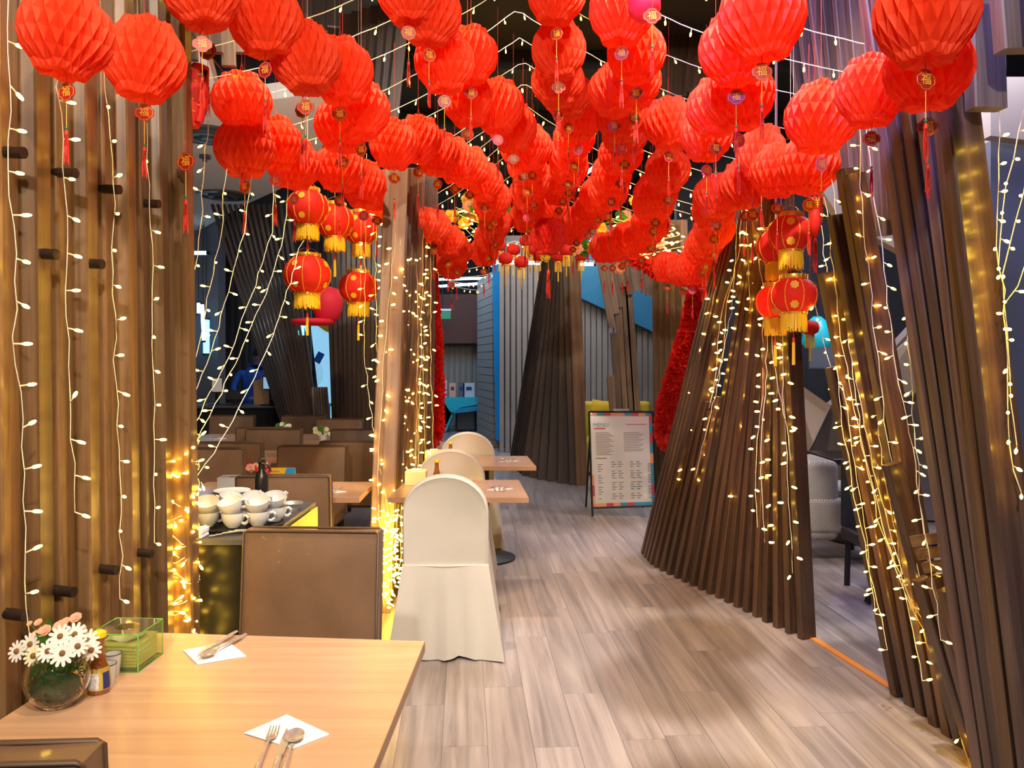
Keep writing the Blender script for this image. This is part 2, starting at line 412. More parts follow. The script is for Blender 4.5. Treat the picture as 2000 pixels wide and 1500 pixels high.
# pleated grey wall with blue upper triangle
wg = struct(obj('wall_pleated', MB().prism([P(975, 460, 13.3), P(1360, 460, 12.0), P(1360, 905, 12.0), P(975, 873, 13.9)], (0, .15, 0)), 'corrug'))
for i in range(34):
    t = i/33; x = lerp(980, 1350, t); d = lerp(13.2, 11.9, t)-.02
    a = P(x, 703, d); obj('pleat', MB().box((a.x, a.y+.008, 1.75), (.07, .02, 3.5)), 'corrug', wg)
obj('blue_panel', MB().prism([P(1030, 455, 12.85), P(1365, 455, 11.75), P(1365, 690, 11.75), P(1130, 580, 12.45)], (0, .05, 0)), 'bluedeep', wg)
# right: angular half wall, dark bar recess, beige soffit
wr = struct(obj('wall_bar_front', MB().prism([P(1500, 700, 8.2), P(1555, 745, 8.0), P(1622, 792, 7.7), P(1700, 730, 7.4), P(1820, 600, 7.2), P(2080, 560, 7.0), P(2080, 1030, 7.0), P(1500, 1000, 8.2)], (0, .15, 0)), 'walltaupe'))
obj('beige_facet', MB().prism([P(1552, 744, 7.95), P(1622, 794, 7.65), P(1590, 862, 7.65), P(1552, 930, 7.95)], (0, .04, 0)), 'wallbeige', wr)
obj('beige_facet', MB().prism([P(1700, 730, 7.36), P(1800, 640, 7.2), P(1800, 760, 7.2), P(1660, 842, 7.36)], (0, .03, 0)), 'wallbeige', wr)
mb = MB(); mb.box((4.6, 10.2, 2.2), (5, .15, 4.4)); struct(obj('wall_bar_back', mb, 'walldark'))
struct(obj('trim_5', MB().prism([P(1560, 300, 6.6), P(1960, 170, 6.6), P(1960, 700, 6.6), P(1800, 640, 6.6), P(1785, 505, 6.6), P(1640, 425, 6.6)], (0, .12, 0)), 'wallbeige'))
struct(obj('trim_6', MB().prism([P(1935, 150, 6.0), P(2100, 150, 6.0), P(2100, 285, 6.0), P(1935, 265, 6.0)], (0, .12, 0)), 'wallbeige'))
struct(obj('wall_side_booth', MB().prism([P(1935, 275, 6.2), P(2100, 285, 6.2), P(2100, 1120, 6.2), P(1935, 1080, 6.2)], (0, .12, 0)), 'wallgrey'))
# beige panel seen through the gap in the slatted tree
struct(obj('wall_partition', MB().prism([P(1340, 560, 10.6), P(1500, 560, 10.6), P(1500, 905, 10.6), P(1340, 905, 10.6)], (0, .12, 0)), 'wallbeige'))

# cool light tubes
def tube_light(a, b, label, m_='tube', r=.022):
    a, b = Vector(a), Vector(b); o0 = (a+b)/2
    t = thing('light_tube', label, 'light', o0)
    obj('tube', MB().tube([a-o0, b-o0], r, 8), m_, t)
    d = (b-a).normalized()
    for p in (lerp(a, b, .1), lerp(a, b, .9)): obj('hanger', MB().tube([p-o0, Vector((p.x, p.y, 4.41))-o0], .004, 4), 'blackm', t)
    for s_, p in ((-1, a), (1, b)): obj('end_cap', MB().tube([p-o0-d*s_*-.0, p-o0+d*s_*.03], r*1.15, 8), 'blackm', t)
for i, (a, b, lab, mm) in enumerate([
    (P(1120, 358, 9.6), P(1198, 297, 9.0), 'short slanting white light tube between the lantern rows right of centre', 'tube'),
    (P(592, 172, 7.2), P(622, 216, 7.4), 'white light tube at the edge of the white ceiling above the left lantern rows', 'tube'),
    (P(970, 512, 11.8), P(1160, 516, 11.4), 'long horizontal light tube crossing above the tall cone of slats', 'tube'),
    (P(845, 546, 17.0), P(966, 543, 17.0), 'upper of two horizontal light tubes at the end of the hall', 'tube'),
    (P(845, 560, 16.6), P(950, 553, 16.6), 'lower of two horizontal light tubes at the end of the hall', 'tube'),
    (P(640, 524, 12), P(662, 534, 12), 'short light tube just right of the large gold-trimmed lantern', 'tube'),
    (P(728, 520, 12), P(762, 538, 12), 'slanting light tube between the small gold-trimmed lantern and lit trunk', 'tube'),
    (P(732, 548, 12.3), P(768, 545, 12.3), 'flat light tube right of the lower gold-trimmed lantern, upper one', 'tube'),
    (P(735, 562, 12.6), P(768, 566, 12.6), 'flat light tube right of the lower gold-trimmed lantern, middle one', 'tube'),
    (P(738, 585, 12.9), P(764, 576, 12.9), 'flat light tube right of the lower gold-trimmed lantern, lowest one', 'tube'),
    (P(636, 606, 12), P(656, 592, 12), 'short light tube below the large gold-trimmed lantern', 'tube'),
    (P(350, 494, 11), P(404, 494, 11), 'thin horizontal light tube just right of the left slat screen', 'tube'),
    (P(388, 592, 11.4), P(388, 612, 11.4), 'short upright light tube on the dark wall behind the left strings', 'tube'),
    (P(395, 595, 11.3), P(398, 665, 11.3), 'long upright light tube on the dark wall behind the left strings', 'tube'),
    (P(403, 625, 11.45), P(403, 690, 11.45), 'broad cyan light panel beside the upright tube on the dark wall', 'tubecyan'),
    (P(590, 632, 9.4), P(590, 655, 9.4), 'short cyan tube behind the tassel of the large lantern', 'tubecyan'),
    (P(1630, 478, 9.6), P(1640, 478, 9.6), 'tiny cold lamp in the dark bar recess at right', 'tube')]):
    tube_light(a, b, lab, mm, .045 if mm == 'tubecyan' else (.02 if i in (0, 1) else .026))
p = P(1000, 166, 10.2)

# ================================================================== SLATTED TIMBER
# ---- left screen
scr = thing('slat_screen', 'tall screen of upright brown planks along the left behind the near table', 'screen', (-1.25, 2.2, 0))
XW = -1.2
for i in range(11):
    yb = 1.55+.124*i; out = .0 if i % 2 else .012
    b = Vector((XW-.03+out, yb, 0)); t = Vector((XW-.03+out, yb-.010*(i)-.01, 3.5))
    plank(scr, b, t, .106, .052, (-.22, 1, 0))
pp = 2.93
plank(scr, Vector((XW, 2.93, 0)), Vector((XW, 2.80, 3.5)), .07, .09, (0, 1, 0))
for px, py in ((66, 297), (165, 337), (249, 369), (324, 397), (128, 495), (216, 514), (2, 1043), (68, 1197), (162, 1152), (243, 1110), (310, 1078)):
    d = 1.13*F/(HX-px); p = P(px, py, d)-scr.location
    obj('peg', MB().tube([p+Vector((-.08, .0, 0)), p+Vector((-.018, -.008, -.004))], .014, 12), 'marble', scr, smooth=40)
# boards overhead at the top of the screen
def hang(root, lst, mat_, wd, th=.035):
    for x0, y0, x1, y1, d in lst: plank(root, P(x1, y1, d), P(x0, y0, d), wd, th, (1, .15, 0), mat_)
cr = thing('overhead_boards', 'row of sawn boards hanging overhead between the left screen and the white ceiling', 'boards', P(390, 60, 3.4))
hang(cr, [(316+i*25, -60, 322+i*25, (92, 104, 118)[i % 3]+(12 if i > 4 else 0), 3.35+i*.06) for i in range(7)], 'plank_grey', .062)

# ---- generic tree of slats
def tree(name, label, bots, tops, mat_, wd, th, n, wdir=None, cut=None, group=None):
    B = resample([b for b in bots], n); T = resample([t for t in tops], n)
    base = sum(B, Vector((0, 0, 0)))/n; base.z = 0
    t = thing(name, label, 'timber sculpture', base, group=group)
    for i in range(n):
        b, tp = B[i], T[i]; ta = (B[min(n-1, i+1)]-B[max(0, i-1)]).normalized()
        wv = Vector(wdir) if wdir else Vector((-ta.y, ta.x, 0))
        if cut and i in cut:
            lo, hi = cut[i]
            plank(t, b, lerp(b, tp, lo), wd, th, wv, mat_)
            if hi < 1: plank(t, lerp(b, tp, hi), tp, wd, th, wv, mat_)
        else: plank(t, b, tp, wd, th, wv, mat_)
    return t
# front-right cone
bots = [G(1264, 1082), G(1284, 1104), G(1308, 1118), G(1336, 1131), G(1364, 1144), G(1402, 1162), G(1440, 1180), G(1478, 1199), G(1520, 1221), G(1576, 1246)]
tops = [P(1452, 330, 5.7), P(1480, 330, 5.4), P(1512, 330, 5.0), P(1531, 330, 4.45)]
cut = {5: (.60, 1), 6: (.44, .80), 7: (.42, .74), 8: (.46, .70)}
tr2 = tree('timber_tree', 'cone of brown slats hung with lights right of the walkway, orange strip at its foot', bots, tops, 'plank_mid', .10, .042, 21, cut=cut)
# lit trunk left of centre
bots = [Vector((-.81, 4.95, 0)), Vector((-.80, 5.0, 0)), Vector((-.785, 5.4, 0)), Vector((-.75, 5.9, 0)), Vector((-.70, 6.4, 0))]
tops = [P(786, 330, 5.0), P(806, 330, 5.4), P(826, 330, 5.9), P(842, 330, 6.3)]
tr1 = tree('timber_tree', 'slatted trunk wrapped in many light strings behind the nearest brown chair', bots[1:], tops, 'plank_mid', .10, .045, 11, wdir=(1, .25, 0))
plank(tr1, G(748, 1196), P(784, 330, 4.85), .085, .05, (1, .2, 0), 'plank_light')
plank(tr1, G(728, 1196), P(762, 330, 4.9), .07, .05, (1, .2, 0), 'plank_light')
# far centre cone
bots = [G(1004, 905), G(1030, 928), G(1060, 935), G(1090, 941), G(1124, 946)]
tops = [P(1080, 440, 10.1), P(1096, 440, 9.95), P(1108, 440, 9.8)]
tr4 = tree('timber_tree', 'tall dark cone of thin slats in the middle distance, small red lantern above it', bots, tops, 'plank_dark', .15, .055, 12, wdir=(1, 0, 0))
plank(tr4, G(1136, 946), P(1118, 440, 9.7), .15, .06, (1, .2, 0), 'plank')
# leaning trunk with flared crown
t5 = thing('timber_tree', 'pale brown leaning trunk of slats spreading upward behind the menu stand', 'timber sculpture', (G(1230, 850)).to_2d().to_3d())
for i in range(6): plank(t5, G(1196+i*11, 862+i*2), P(1196+i*11-26+i*2, (650, 560, 520, 500, 480, 480)[i], 14), .001 or .1, .05, (1, 0, 0)) if False else None
for i in range(5): plank(t5, P(1206+i*11, 905, 10.6), P(1192+i*7, (735, 650, 560, 480, 460)[i], 10.6), .10, .06, (1, 0, 0), 'plank')
for i in range(9): plank(t5, P(1196+i*7+(i*2 if i > 3 else 0), (640, 612, 600, 560, 575, 568, 560, 572, 578)[i], 10.5), P(1160+i*13, 440, 10.4), .095, .05, (1, 0, 0), 'plank_light')
# straight slats behind the sign
t6 = thing('timber_tree', 'straight upright brown slats between the menu stand and the red tinsel garland', 'timber sculpture', (P(1310, 703, 8.9)).to_2d().to_3d())
for i in range(6): plank(t6, Vector((P(1284+i*12, 703, 8.9-i*.1).x, 8.9-i*.1, 0)), P(1280+i*11, 430, 8.9-i*.1), .075, .05, (1, 0, 0), 'plank')
# background trunks left
def bgtrunk(label, x0, x1, yb, X0, X1, yt, d, n, short=()):
    t = thing('timber_tree', label, 'timber sculpture', Vector((P((x0+x1)/2, 0, d).x, d, 0)))
    for i in range(n):
        f = i/(n-1); dd = d+.5*math.sin(f*PI)*-.6
        a, b = P(lerp(x0, x1, f), yb, dd), P(lerp(X0, X1, f), yt, dd)
        k = a.z/(a.z-b.z); a0 = a+(b-a)*k
        if i in short: b = lerp(a, b, .33)
        plank(t, a0, b, abs(x1-x0)/n*d/F*1.25, .06, (1, .1, 0), 'plank_dark')
    return t
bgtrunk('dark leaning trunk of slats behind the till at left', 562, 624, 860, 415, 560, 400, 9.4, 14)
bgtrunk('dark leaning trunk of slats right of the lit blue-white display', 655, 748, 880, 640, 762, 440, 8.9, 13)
t = thing('low_slat_panel', 'short grey slatted panel leaning below the lit blue-white display', 'panel', Vector((P(625, 0, 9.1).x, 9.1, 0)))
for i in range(6): plank(t, Vector((P(623+i*6, 0, 9.1).x, 9.1, 0)), P(612+i*4.8, 756, 9.1), .04, .03, (1, 0, 0), 'plank_grey')
# overhead dark trunks
t = thing('overhead_boards', 'dark brown boards rising behind the lanterns left of the centre rows', 'boards', P(740, 100, 6.6))
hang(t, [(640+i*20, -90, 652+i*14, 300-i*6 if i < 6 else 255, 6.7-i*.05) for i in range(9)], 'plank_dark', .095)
t = thing('overhead_boards', 'dark boards high above the upper left lanterns', 'boards', P(560, 0, 5.4))
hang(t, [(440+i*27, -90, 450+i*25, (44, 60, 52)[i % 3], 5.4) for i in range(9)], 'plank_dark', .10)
t = thing('overhead_boards', 'dark boards high behind the lanterns right of the centre rows', 'boards', P(1330, 60, 7.0))
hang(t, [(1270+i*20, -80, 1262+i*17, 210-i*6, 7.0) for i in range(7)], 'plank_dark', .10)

# ---- near right tree
tr3 = thing('timber_tree', 'large near tree of broad planks filling the right edge, hung with light curtains', 'timber sculpture', (1.75, 3.1, 0))
for x0, y0, x1, y1, d, wd in [
    (1628, 716, 1757, 1358, 3.62, .068), (1614, 532, 1787, 1377, 3.52, .075), (1634, 420, 1810, 1396, 3.43, .075), (1655, 330, 1838, 1416, 3.33, .09),
    (1668, 340, 1862, 1436, 3.24, .08), (1742, 905, 1887, 1462, 3.15, .07), (1800, 1130, 1912, 1490, 3.05, .06), (1826, 1125, 1936, 1520, 2.96, .06), (1850, 1150, 1958, 1545, 2.87, .06),
    (1688, -70, 1930, 1570, 2.76, .062), (1712, -70, 1958, 1590, 2.69, .062), (1740, -70, 1980, 1600, 2.61, .062), (1777, -70, 2000, 1640, 2.53, .07), (1812, -70, 1996, 1650, 2.45, .055), (1838, -70, 2050, 1660, 2.36, .118)]:
    b = P(x1, y1, d); t = P(x0, y0, d); b = b-(t-b)*(b.z/(t.z-b.z))
    plank(tr3, b, t, wd, .045, (1, .22, 0), 'plank' if x0 == 1812 else ('plank_rb' if y0 < 0 else 'plank_mid'))
for k in range(4): plank(tr3, P(1782+k*12, 1057+k*26, 3.0), P(1850+k*8, 1048+k*26, 2.9), .04, .03, (0, 0, 1), 'plank')
cr3 = thing('overhead_boards', 'bluish-lit boards hanging in a stepped row behind the upper right lanterns', 'boards', P(1650, 100, 4.0))
hang(cr3, [(1530+k*27, -80, 1592+k*22, (318, 352, 340, 398, 430, 388, 460, 430, 470)[k], 4.2-k*.09) for k in range(9)], 'plank_rb', .088)
cr4 = thing('overhead_boards', 'thick board ends hanging at the upper right corner of the view', 'boards', P(1930, 60, 2.3))
hang(cr4, [(1917, -60, 1926, 214, 2.30), (1972, -60, 1985, 100, 2.15), (2045, -60, 2055, 100, 2.05)], 'plank_grey', .105, .05)

# ================================================================== TABLES AND CHAIRS
def table(label, corners, z=.75, th=.03, group=None, base=None, edge=True):
    """corners: near-left, near-right, far-right, far-left on the top plane"""
    cs = [Vector(c) for c in corners]; c0 = sum(cs, Vector((0, 0, 0)))/4; c0.z = 0
    if base: c0 = Vector(base)
    t = thing('dining_table', label, 'table', c0, group=group)
    mb = MB(); q = [Vector((c.x-c0.x, c.y-c0.y, z-.0015)) for c in cs]
    cen = sum(q, Vector((0, 0, 0)))/4
    up = [cen+(v-cen)*.997+Vector((0, 0, .0015)) for v in q]
    lo = [v-Vector((0, 0, th-.0015)) for v in q]
    mb.add(up, [(0, 1, 2, 3)], 0); mb.add(lo, [(3, 2, 1, 0)], 1)
    for i in range(4):
        j = (i+1) % 4; mb.add([lo[i], lo[j], q[j], q[i]], [(0, 1, 2, 3)], 1); mb.add([q[i], q[j], up[j], up[i]], [(0, 1, 2, 3)], 1)
    obj('tabletop', mb, ['table', 'table_edge'], t)
    c = cen.copy()
    obj('column', MB().tube([(c.x, c.y, .03), (c.x, c.y, z-th)], .035, 16), 'blackm', t, smooth=40)
    mb = MB(); mb.lathe([(.24, 0), (.24, .012), (.06, .035), (.035, .05)], 24, (c.x, c.y, 0)); obj('foot', mb, 'blackm', t, smooth=40)
    mb = MB(); mb.box((c.x, c.y, z-th-.012), (.4, .05, .02)); mb.box((c.x, c.y, z-th-.012), (.05, .4, .02)); obj('bracket', mb, 'blackm', t)
    return t
NT = [Vector((-1.13, 1.42, .75)), Vector((-.268, 1.42, .75)), Z(830, 1252, .75), Z(268, 1234, .75)]
table('near beech-topped table carrying the flower bowl and tissue box', NT)
tl = table('beech-topped table beside the dish counter, white tissue box on it', [(-1.95, 4.50, .75), (-.865, 4.50, .75), (-.88, 5.08, .75), (-1.95, 5.08, .75)])
table('beech-topped table in the third row at left, blue and yellow card in front', [(-2.6, 6.24, .75), (-1.75, 6.24, .75), (-1.75, 6.84, .75), (-2.6, 6.84, .75)])
table('beech-topped table in the rear row at left with white flowers', [(-3.15, 7.55, .75), (-1.3, 7.55, .75), (-1.35, 8.35, .75), (-3.2, 8.35, .75)])
table('beech-topped table before the nearest white-covered chair', [(-.705, 4.50, .75), (.095, 4.50, .75), (.045, 5.16, .75), (-.68, 5.16, .75)])
table('beech-topped table before the middle white-covered chair', [(-.58, 5.81, .75), (.178, 5.81, .75), (.125, 6.45, .75), (-.57, 6.45, .75)])
table('beech-topped table by the red garland, behind the middle white chair', [(-1.15, 6.95, .75), (-.36, 6.95, .75), (-.38, 7.6, .75), (-1.15, 7.6, .75)])

def brown_chair(label, loc, rz, w_=.48, h=.90):
    """leather chair: back at local y=0, seat towards +y"""
    t = thing('dining_chair', label, 'chair', loc, rz, 'brown leather dining chairs')
    mb = MB(); hw = w_/2
    # upholstered back, slightly reclined and pillowed
    n = 9; k = 7; vs = []; fs = []
    for side in (0, 1):
        for j in range(k+1):
            v = j/k; z = .40+v*(h-.40)
            for i in range(n+1):
                u = i/n*2-1; puff = .016*(1-abs(u)**4)*(1-abs(v*2-1)**4)
                y0 = -.045*(v)
                zz = z-.006*(1-abs(u)**2)*(v > .99)
                vs.append(Vector((u*hw, y0+(-.035-puff if side == 0 else .035+puff), zz)))
    N = (n+1)*(k+1)
    for j in range(k):
        for i in range(n):
            a = j*(n+1)+i; fs.append((a, a+1, a+n+2, a+n+1)); fs.append((N+a+n+1, N+a+n+2, N+a+1, N+a))
    for i in range(n):
        fs.append((N+i, N+i+1, i+1, i)); a = k*(n+1)+i; fs.append((a, a+1, N+a+1, N+a))
    for j in range(k):
        a = j*(n+1); fs.append((a, a+n+1, N+a+n+1, N+a)); a += n; fs.append((N+a, N+a+n+1, a+n+1, a))
    mb.add(vs, fs); obj('backrest', mb, 'leather', t, smooth=50)
    for s_ in (-1, 1):   # piping seams round the front and rear face
        pts = [(-hw, s_*.036, .42), (-hw, -.045+s_*.036, h-.006), (-hw+.012, -.045+s_*.036, h), (hw-.012, -.045+s_*.036, h), (hw, -.045+s_*.036, h-.006), (hw, s_*.036, .42)]
        obj('piping', MB().tube(pts, .0048, 6), 'piping', t, smooth=60)
    mb = MB(); mb.rbox((0, .235, .42), (w_, .46, .10), .025); obj('seat', mb, 'leather', t, smooth=50)
    for sx in (-1, 1):
        for y in (.02, .42):
            mb = MB(); mb.lathe([(.016, 0), (.024, .38)], 4, (sx*(hw-.035), y, 0), rot=None); obj('leg', mb, 'blackm', t)
    return t
c0 = brown_chair('nearest brown leather chair behind the near table', (P(600, 0, 2.86).x, 2.90, 0), math.radians(177), .50)
for px, d, rz, wpx, lab in [
    (559, 4.37, 2, 163, 'brown leather chair right behind the cups on the counter'),
    (608, 5.78, 178, 127, 'brown leather chair behind the blue and yellow card'),
    (692, 6.20, -3, 124, 'brown leather chair half hidden by the lit slatted trunk, second row'),
    (404, 5.62, 181, 92, 'brown leather chair at the left beside the wrapped post, nearer one'),
    (452, 6.12, 1, 110, 'brown leather chair just behind the one beside the wrapped post'),
    (533, 7.20, 180, 96, 'brown leather chair in the middle of the rear group, front of the pair'),
    (518, 7.44, 0, 84, 'brown leather chair directly behind the front of the rear pair'),
    (452, 8.95, 180, 80, 'brown leather chair farthest back at left below the till'),
    (592, 8.95, 180, 78, 'brown leather chair farthest back with white flowers before it'),
    (662, 8.44, 178, 80, 'brown leather chair below the white-blue display, dark top edge'),
    (700, 7.15, 180, 84, 'brown leather chair touching the lit slatted trunk, rear row')]:
    dup(c0, (P(px, 0, d).x, d, 0), math.radians(rz), lab, 'brown leather dining chairs')
# chair at the lower left corner, back towards the camera
dup(c0, (-.925, 1.31, 0), math.radians(3), 'brown leather chair cut off at the lower left corner', 'brown leather dining chairs')

def covered_chair(label, loc, rz):
    t = thing('covered_chair', label, 'chair', loc, rz, 'banquet chairs in ivory covers')
    hw = .222
    # back panel: round-topped, with thickness, z .48 -> .945
    out = [(-hw, .46), (-hw, .62)]
    for k in range(0, 17):
        a = PI-PI*k/16; out.append((hw*math.cos(a)*1.0, .735+.208*math.sin(a)**.9 if math.sin(a) > 0 else .735))
    out += [(hw, .62), (hw, .46)]
    mb = MB(); n = len(out); vs = []
    lay = [(-.030, .90), (-.040, .955), (-.034, .99), (-.015, 1.0), (.02, 1.0), (.03, .97)]
    cx, cz = 0, .66
    for y, s_ in lay:
        for x, z in out: vs.append(Vector((x*s_, y-.07*(z-.46), cz+(z-cz)*(s_ if z > .5 else 1))))
    fs = []
    for L in range(len(lay)-1):
        for i in range(n-1): fs.append((L*n+i, L*n+i+1, (L+1)*n+i+1, (L+1)*n+i))
    fs.append(tuple(range(n-1, -1, -1))); o = (len(lay)-1)*n; fs.append(tuple(range(o, o+n)))
    mb.add(vs, fs); obj('back_cover', mb, 'cover', t, smooth=55)
    # skirt: from the seam down to the floor, round the seat, with folds
    mb = MB(); vs = []; fs = []; K = 56; rows = [(.475, 0), (.40, .15), (.28, .4), (.15, .7), (.05, .93), (.012, 1.0)]
    def per(a):
        u = a*4
        w0, dy0, dy1 = hw, -.045, .47
        if u < 1: return Vector((lerp(-w0, w0, u), dy0, 0)), Vector((0, -1, 0))
        if u < 2: return Vector((w0, lerp(dy0, dy1, u-1), 0)), Vector((1, 0, 0))
        if u < 3: return Vector((lerp(w0, -w0, u-2), dy1, 0)), Vector((0, 1, 0))
        return Vector((-w0, lerp(dy1, dy0, u-3), 0)), Vector((-1, 0, 0))
    for z, f in rows:
        for i in range(K):
            p, nn = per(i/K); c = p-Vector((0, .21, 0)); c.z = 0; dirv = c.normalized()
            corner = max(0, 1-min(abs(i/K*4-round(i/K*4)), .3)/.3)
            fold = .020*math.sin(i*1.9)+.016*math.sin(i*.83+2)
            amt = f*(.045+.045*corner+fold)
            q = p+dirv*amt; q.z = z+(.0 if f < 1 else .008*math.sin(i*.9)*f)
            vs.append(q)
    for r in range(len(rows)-1):
        for i in range(K): fs.append((r*K+i, (r+1)*K+i, (r+1)*K+(i+1) % K, r*K+(i+1) % K))
    fs.append(tuple(range(K))); mb.add(vs, fs); obj('skirt', mb, 'cover', t, smooth=70)
    obj('seam', MB().tube([(-hw, -.038, .475), (0, -.048, .47), (hw, -.038, .475)], .004, 5), 'cover', t, smooth=60)
    mb = MB(); mb.rbox((0, .235, .485), (hw*2, .42, .04), .018); obj('seat_cushion', mb, 'cover', t, smooth=50)
    for sx in (-1, 1):
        for y in (.0, .43): obj('leg', MB().tube([(sx*.18, y, .0), (sx*.18, y, .46)], .012, 6), 'blackm', t)
    return t
w0 = covered_chair('nearest chair in an ivory cloth cover, its back to the camera', (P(871, 0, 4.12).x, 4.12, 0), math.radians(1))
dup(w0, (P(882, 0, 5.25).x, 5.27, 0), math.radians(-1), 'middle one of the three ivory-covered chairs in a line')
dup(w0, (P(912, 0, 6.38).x, 6.52, 0), math.radians(0), 'farthest of the three ivory-covered chairs in a line')

# ================================================================== THINGS ON THE NEAR TABLE
TZ = .75
def rotz(a): return Matrix.Rotation(a, 3, 'Z')
# flower bowl
vp = Z(112, 1378, TZ)
t = thing('flower_bowl', 'round glass bowl of white and peach flowers at the table edge by the slat screen', 'vase', vp)
R = .0685
prof = [(.030, .001), (.034, .004)]+[(R*math.sin(a), .066-R*math.cos(a)) for a in [math.radians(x) for x in range(35, 141, 8)]]
inn = [(max(.001, r-.0035), z) for r, z in reversed(prof)]
obj('glass_bowl', MB().lathe(prof+[(.048, .123)]+inn[:-2]+[(.0, .010)], 40), 'glass', t, smooth=True)
mb = MB(); rnd = random.Random(3)
for i in range(420):
    a = rnd.random()*2*PI; r = .056*math.sqrt(rnd.random()); z = .018+rnd.random()*.085
    r = min(r, math.sqrt(max(.0001, .059**2-(z-.066)**2)))
    p = Vector((r*math.cos(a), r*math.sin(a), z)); q = p+Vector((rnd.uniform(-1, 1), rnd.uniform(-1, 1), rnd.uniform(-.6, .8)))*.014
    rr = Vector((q.x, q.y, 0)).length
    if rr > .058: q.x *= .055/rr; q.y *= .055/rr
    mb.tube([p, lerp(p, q, .5)+Vector((0, 0, .003)), q], .0016, 3, 0 if (z > .06) else 1)
stuff(obj('filling', mb, ['leaf', 'moss'], t))
obj('filling_core', MB().lathe([(0, .012), (.03, .016), (.048, .04), (.046, .055), (.03, .066), (0, .068)], 16), 'moss', t, smooth=True)
def petals(mb, c, nrm, r, n, wid, m=0, cup=.25, rows=1):
    nrm = nrm.normalized(); u = nrm.orthogonal().normalized(); v = nrm.cross(u)
    for q in range(rows):
        for k in range(n):
            a = 2*PI*(k+q*.5)/n; d = u*math.cos(a)+v*math.sin(a); s_ = nrm.cross(d); R1 = r*(1-.28*q)
            up = nrm*(cup*(1+q*1.6))
            pts = [c+d*R1*.12+s_*wid*.25, c+d*R1*.55+s_*wid*.95+up*R1*.45, c+d*R1*.9+s_*wid*.8+up*R1*.6, c+d*R1+up*R1*.5, c+d*R1*.9-s_*wid*.8+up*R1*.6, c+d*R1*.55-s_*wid*.95+up*R1*.45, c+d*R1*.12-s_*wid*.25]
            mb.add(pts, [(0, 1, 2, 3, 4, 5, 6)], m)
fl = [(122, 1276, .030, 0, 1.74), (94, 1272, .026, 0, 1.75), (66, 1281, .024, 1, 1.76), (34, 1272, .025, 0, 1.78), (60, 1258, .026, 0, 1.80), (118, 1243, .028, 0, 1.79), (146, 1239, .028, 0, 1.80), (171, 1251, .027, 0, 1.81), (152, 1262, .024, 0, 1.75), (178, 1270, .024, 0, 1.80)]
for i, (px, py, r, kind, d) in enumerate(fl):
    c = P(px, py, d)-vp; nrm = Vector((c.x*4+.0, -1.1, .55+rnd.uniform(-.2, .3)))
    mb = MB(); petals(mb, c, nrm, r, 12, r*.15, 0, .12)
    o = obj('daisy', mb, 'petalcream' if kind else 'petalwhite', t)
    obj('flower_heart', MB().lathe([(0, .006), (.0050, .004), (.0068, 0)], 10, c+nrm.normalized()*.002, rot=nrm.to_track_quat('Z', 'Y').to_matrix()), 'seedbrown', o)
    obj('stem', MB().tube([c, lerp(c, Vector((0, 0, .10)), .5)+Vector((0, .004, .006)), Vector((c.x*.3, c.y*.3+.003, .085))], .0013, 5), 'leaf', o)
for px, py, r, d in [(87, 1233, .016, 1.80), (118, 1224, .017, 1.82), (148, 1207, .014, 1.83), (129, 1213, .010, 1.84), (75, 1216, .010, 1.84), (58, 1218, .007, 1.84), (160, 1230, .011, 1.84), (70, 1240, .012, 1.82), (163, 1266, .012, 1.78)]:
    c = P(px, py, d)-vp; nrm = Vector((c.x*2, -.7, .9)); mb = MB(); petals(mb, c, nrm, r, 7, r*.42, 0, .35, 3)
    o = obj('carnation', mb, 'petalpink', t, )
    obj('stem', MB().tube([c, lerp(c, Vector((0, 0, .10)), .45)+Vector((0, .004, .004)), Vector((c.x*.25, c.y*.25, .085))], .001, 5), 'leaf', o)
for px, py, d, ax in [(80, 1246, 1.79, -.6), (86, 1252, 1.78, .3), (138, 1256, 1.80, .9), (104, 1283, 1.77, .2), (96, 1219, 1.83, .1)]:
    c = P(px, py, d)-vp; mb = MB(); u = Vector((ax, -.3, .9)).normalized(); s_ = u.cross(Vector((0, 1, 0))).normalized()
    mb.add([c-u*.016, c+s_*.008, c+u*.018, c-s_*.008], [(0, 1, 2), (0, 2, 3)]); obj('leaf', mb, 'leaf', t)
# sauce bottle
bp = Z(193, 1352, TZ)
t = thing('sauce_bottle', 'small amber sauce bottle with yellow cap beside the flower bowl', 'bottle', bp)
sc = .165/.154
pr = [(.0, 0), (.021, 0), (.0245, .004), (.0255, .025), (.0235, .045), (.0185, .065), (.0140, .080), (.0128, .10), (.0120, .122), (.0115, .134), (.0, .134)]
obj('glass_body', MB().lathe(pr, 28), 'amber', t, smooth=50)
obj('label_band', MB().lathe([(.0258, .012), (.0262, .025), (.0242, .046), (.0206, .062)], 28, cap=False), 'label', t, smooth=True)
mb = MB()
for a0, a1, m in ((-2.1, -1.1, 0), (-.75, .0, 1)):
    vs = []; fs = []
    for k in range(9):
        a = lerp(a0, a1, k/8)
        for r, z in ((.0262, .014), (.0265, .025), (.0246, .046), (.0236, .052)): vs.append((r*math.cos(a), r*math.sin(a), z))
    for k in range(8):
        for j in range(3): fs.append((k*4+j, k*4+4+j, k*4+5+j, k*4+1+j))
    mb.add(vs, fs, m)
obj('label_print', mb, ['labelwhite', 'blueprint'], t, smooth=True)
mb = MB(); mb.lathe([(.0125, .128), (.0150, .130), (.0155, .137), (.0150, .142), (.008, .146), (0, .1465)], 20)
for k in range(20): mb.box((.0155*math.cos(k*PI/10), .0155*math.sin(k*PI/10), .1355), (.0022, .0022, .010), rotz(k*PI/10))
obj('cap', mb, 'yellowcap', t, smooth=40)
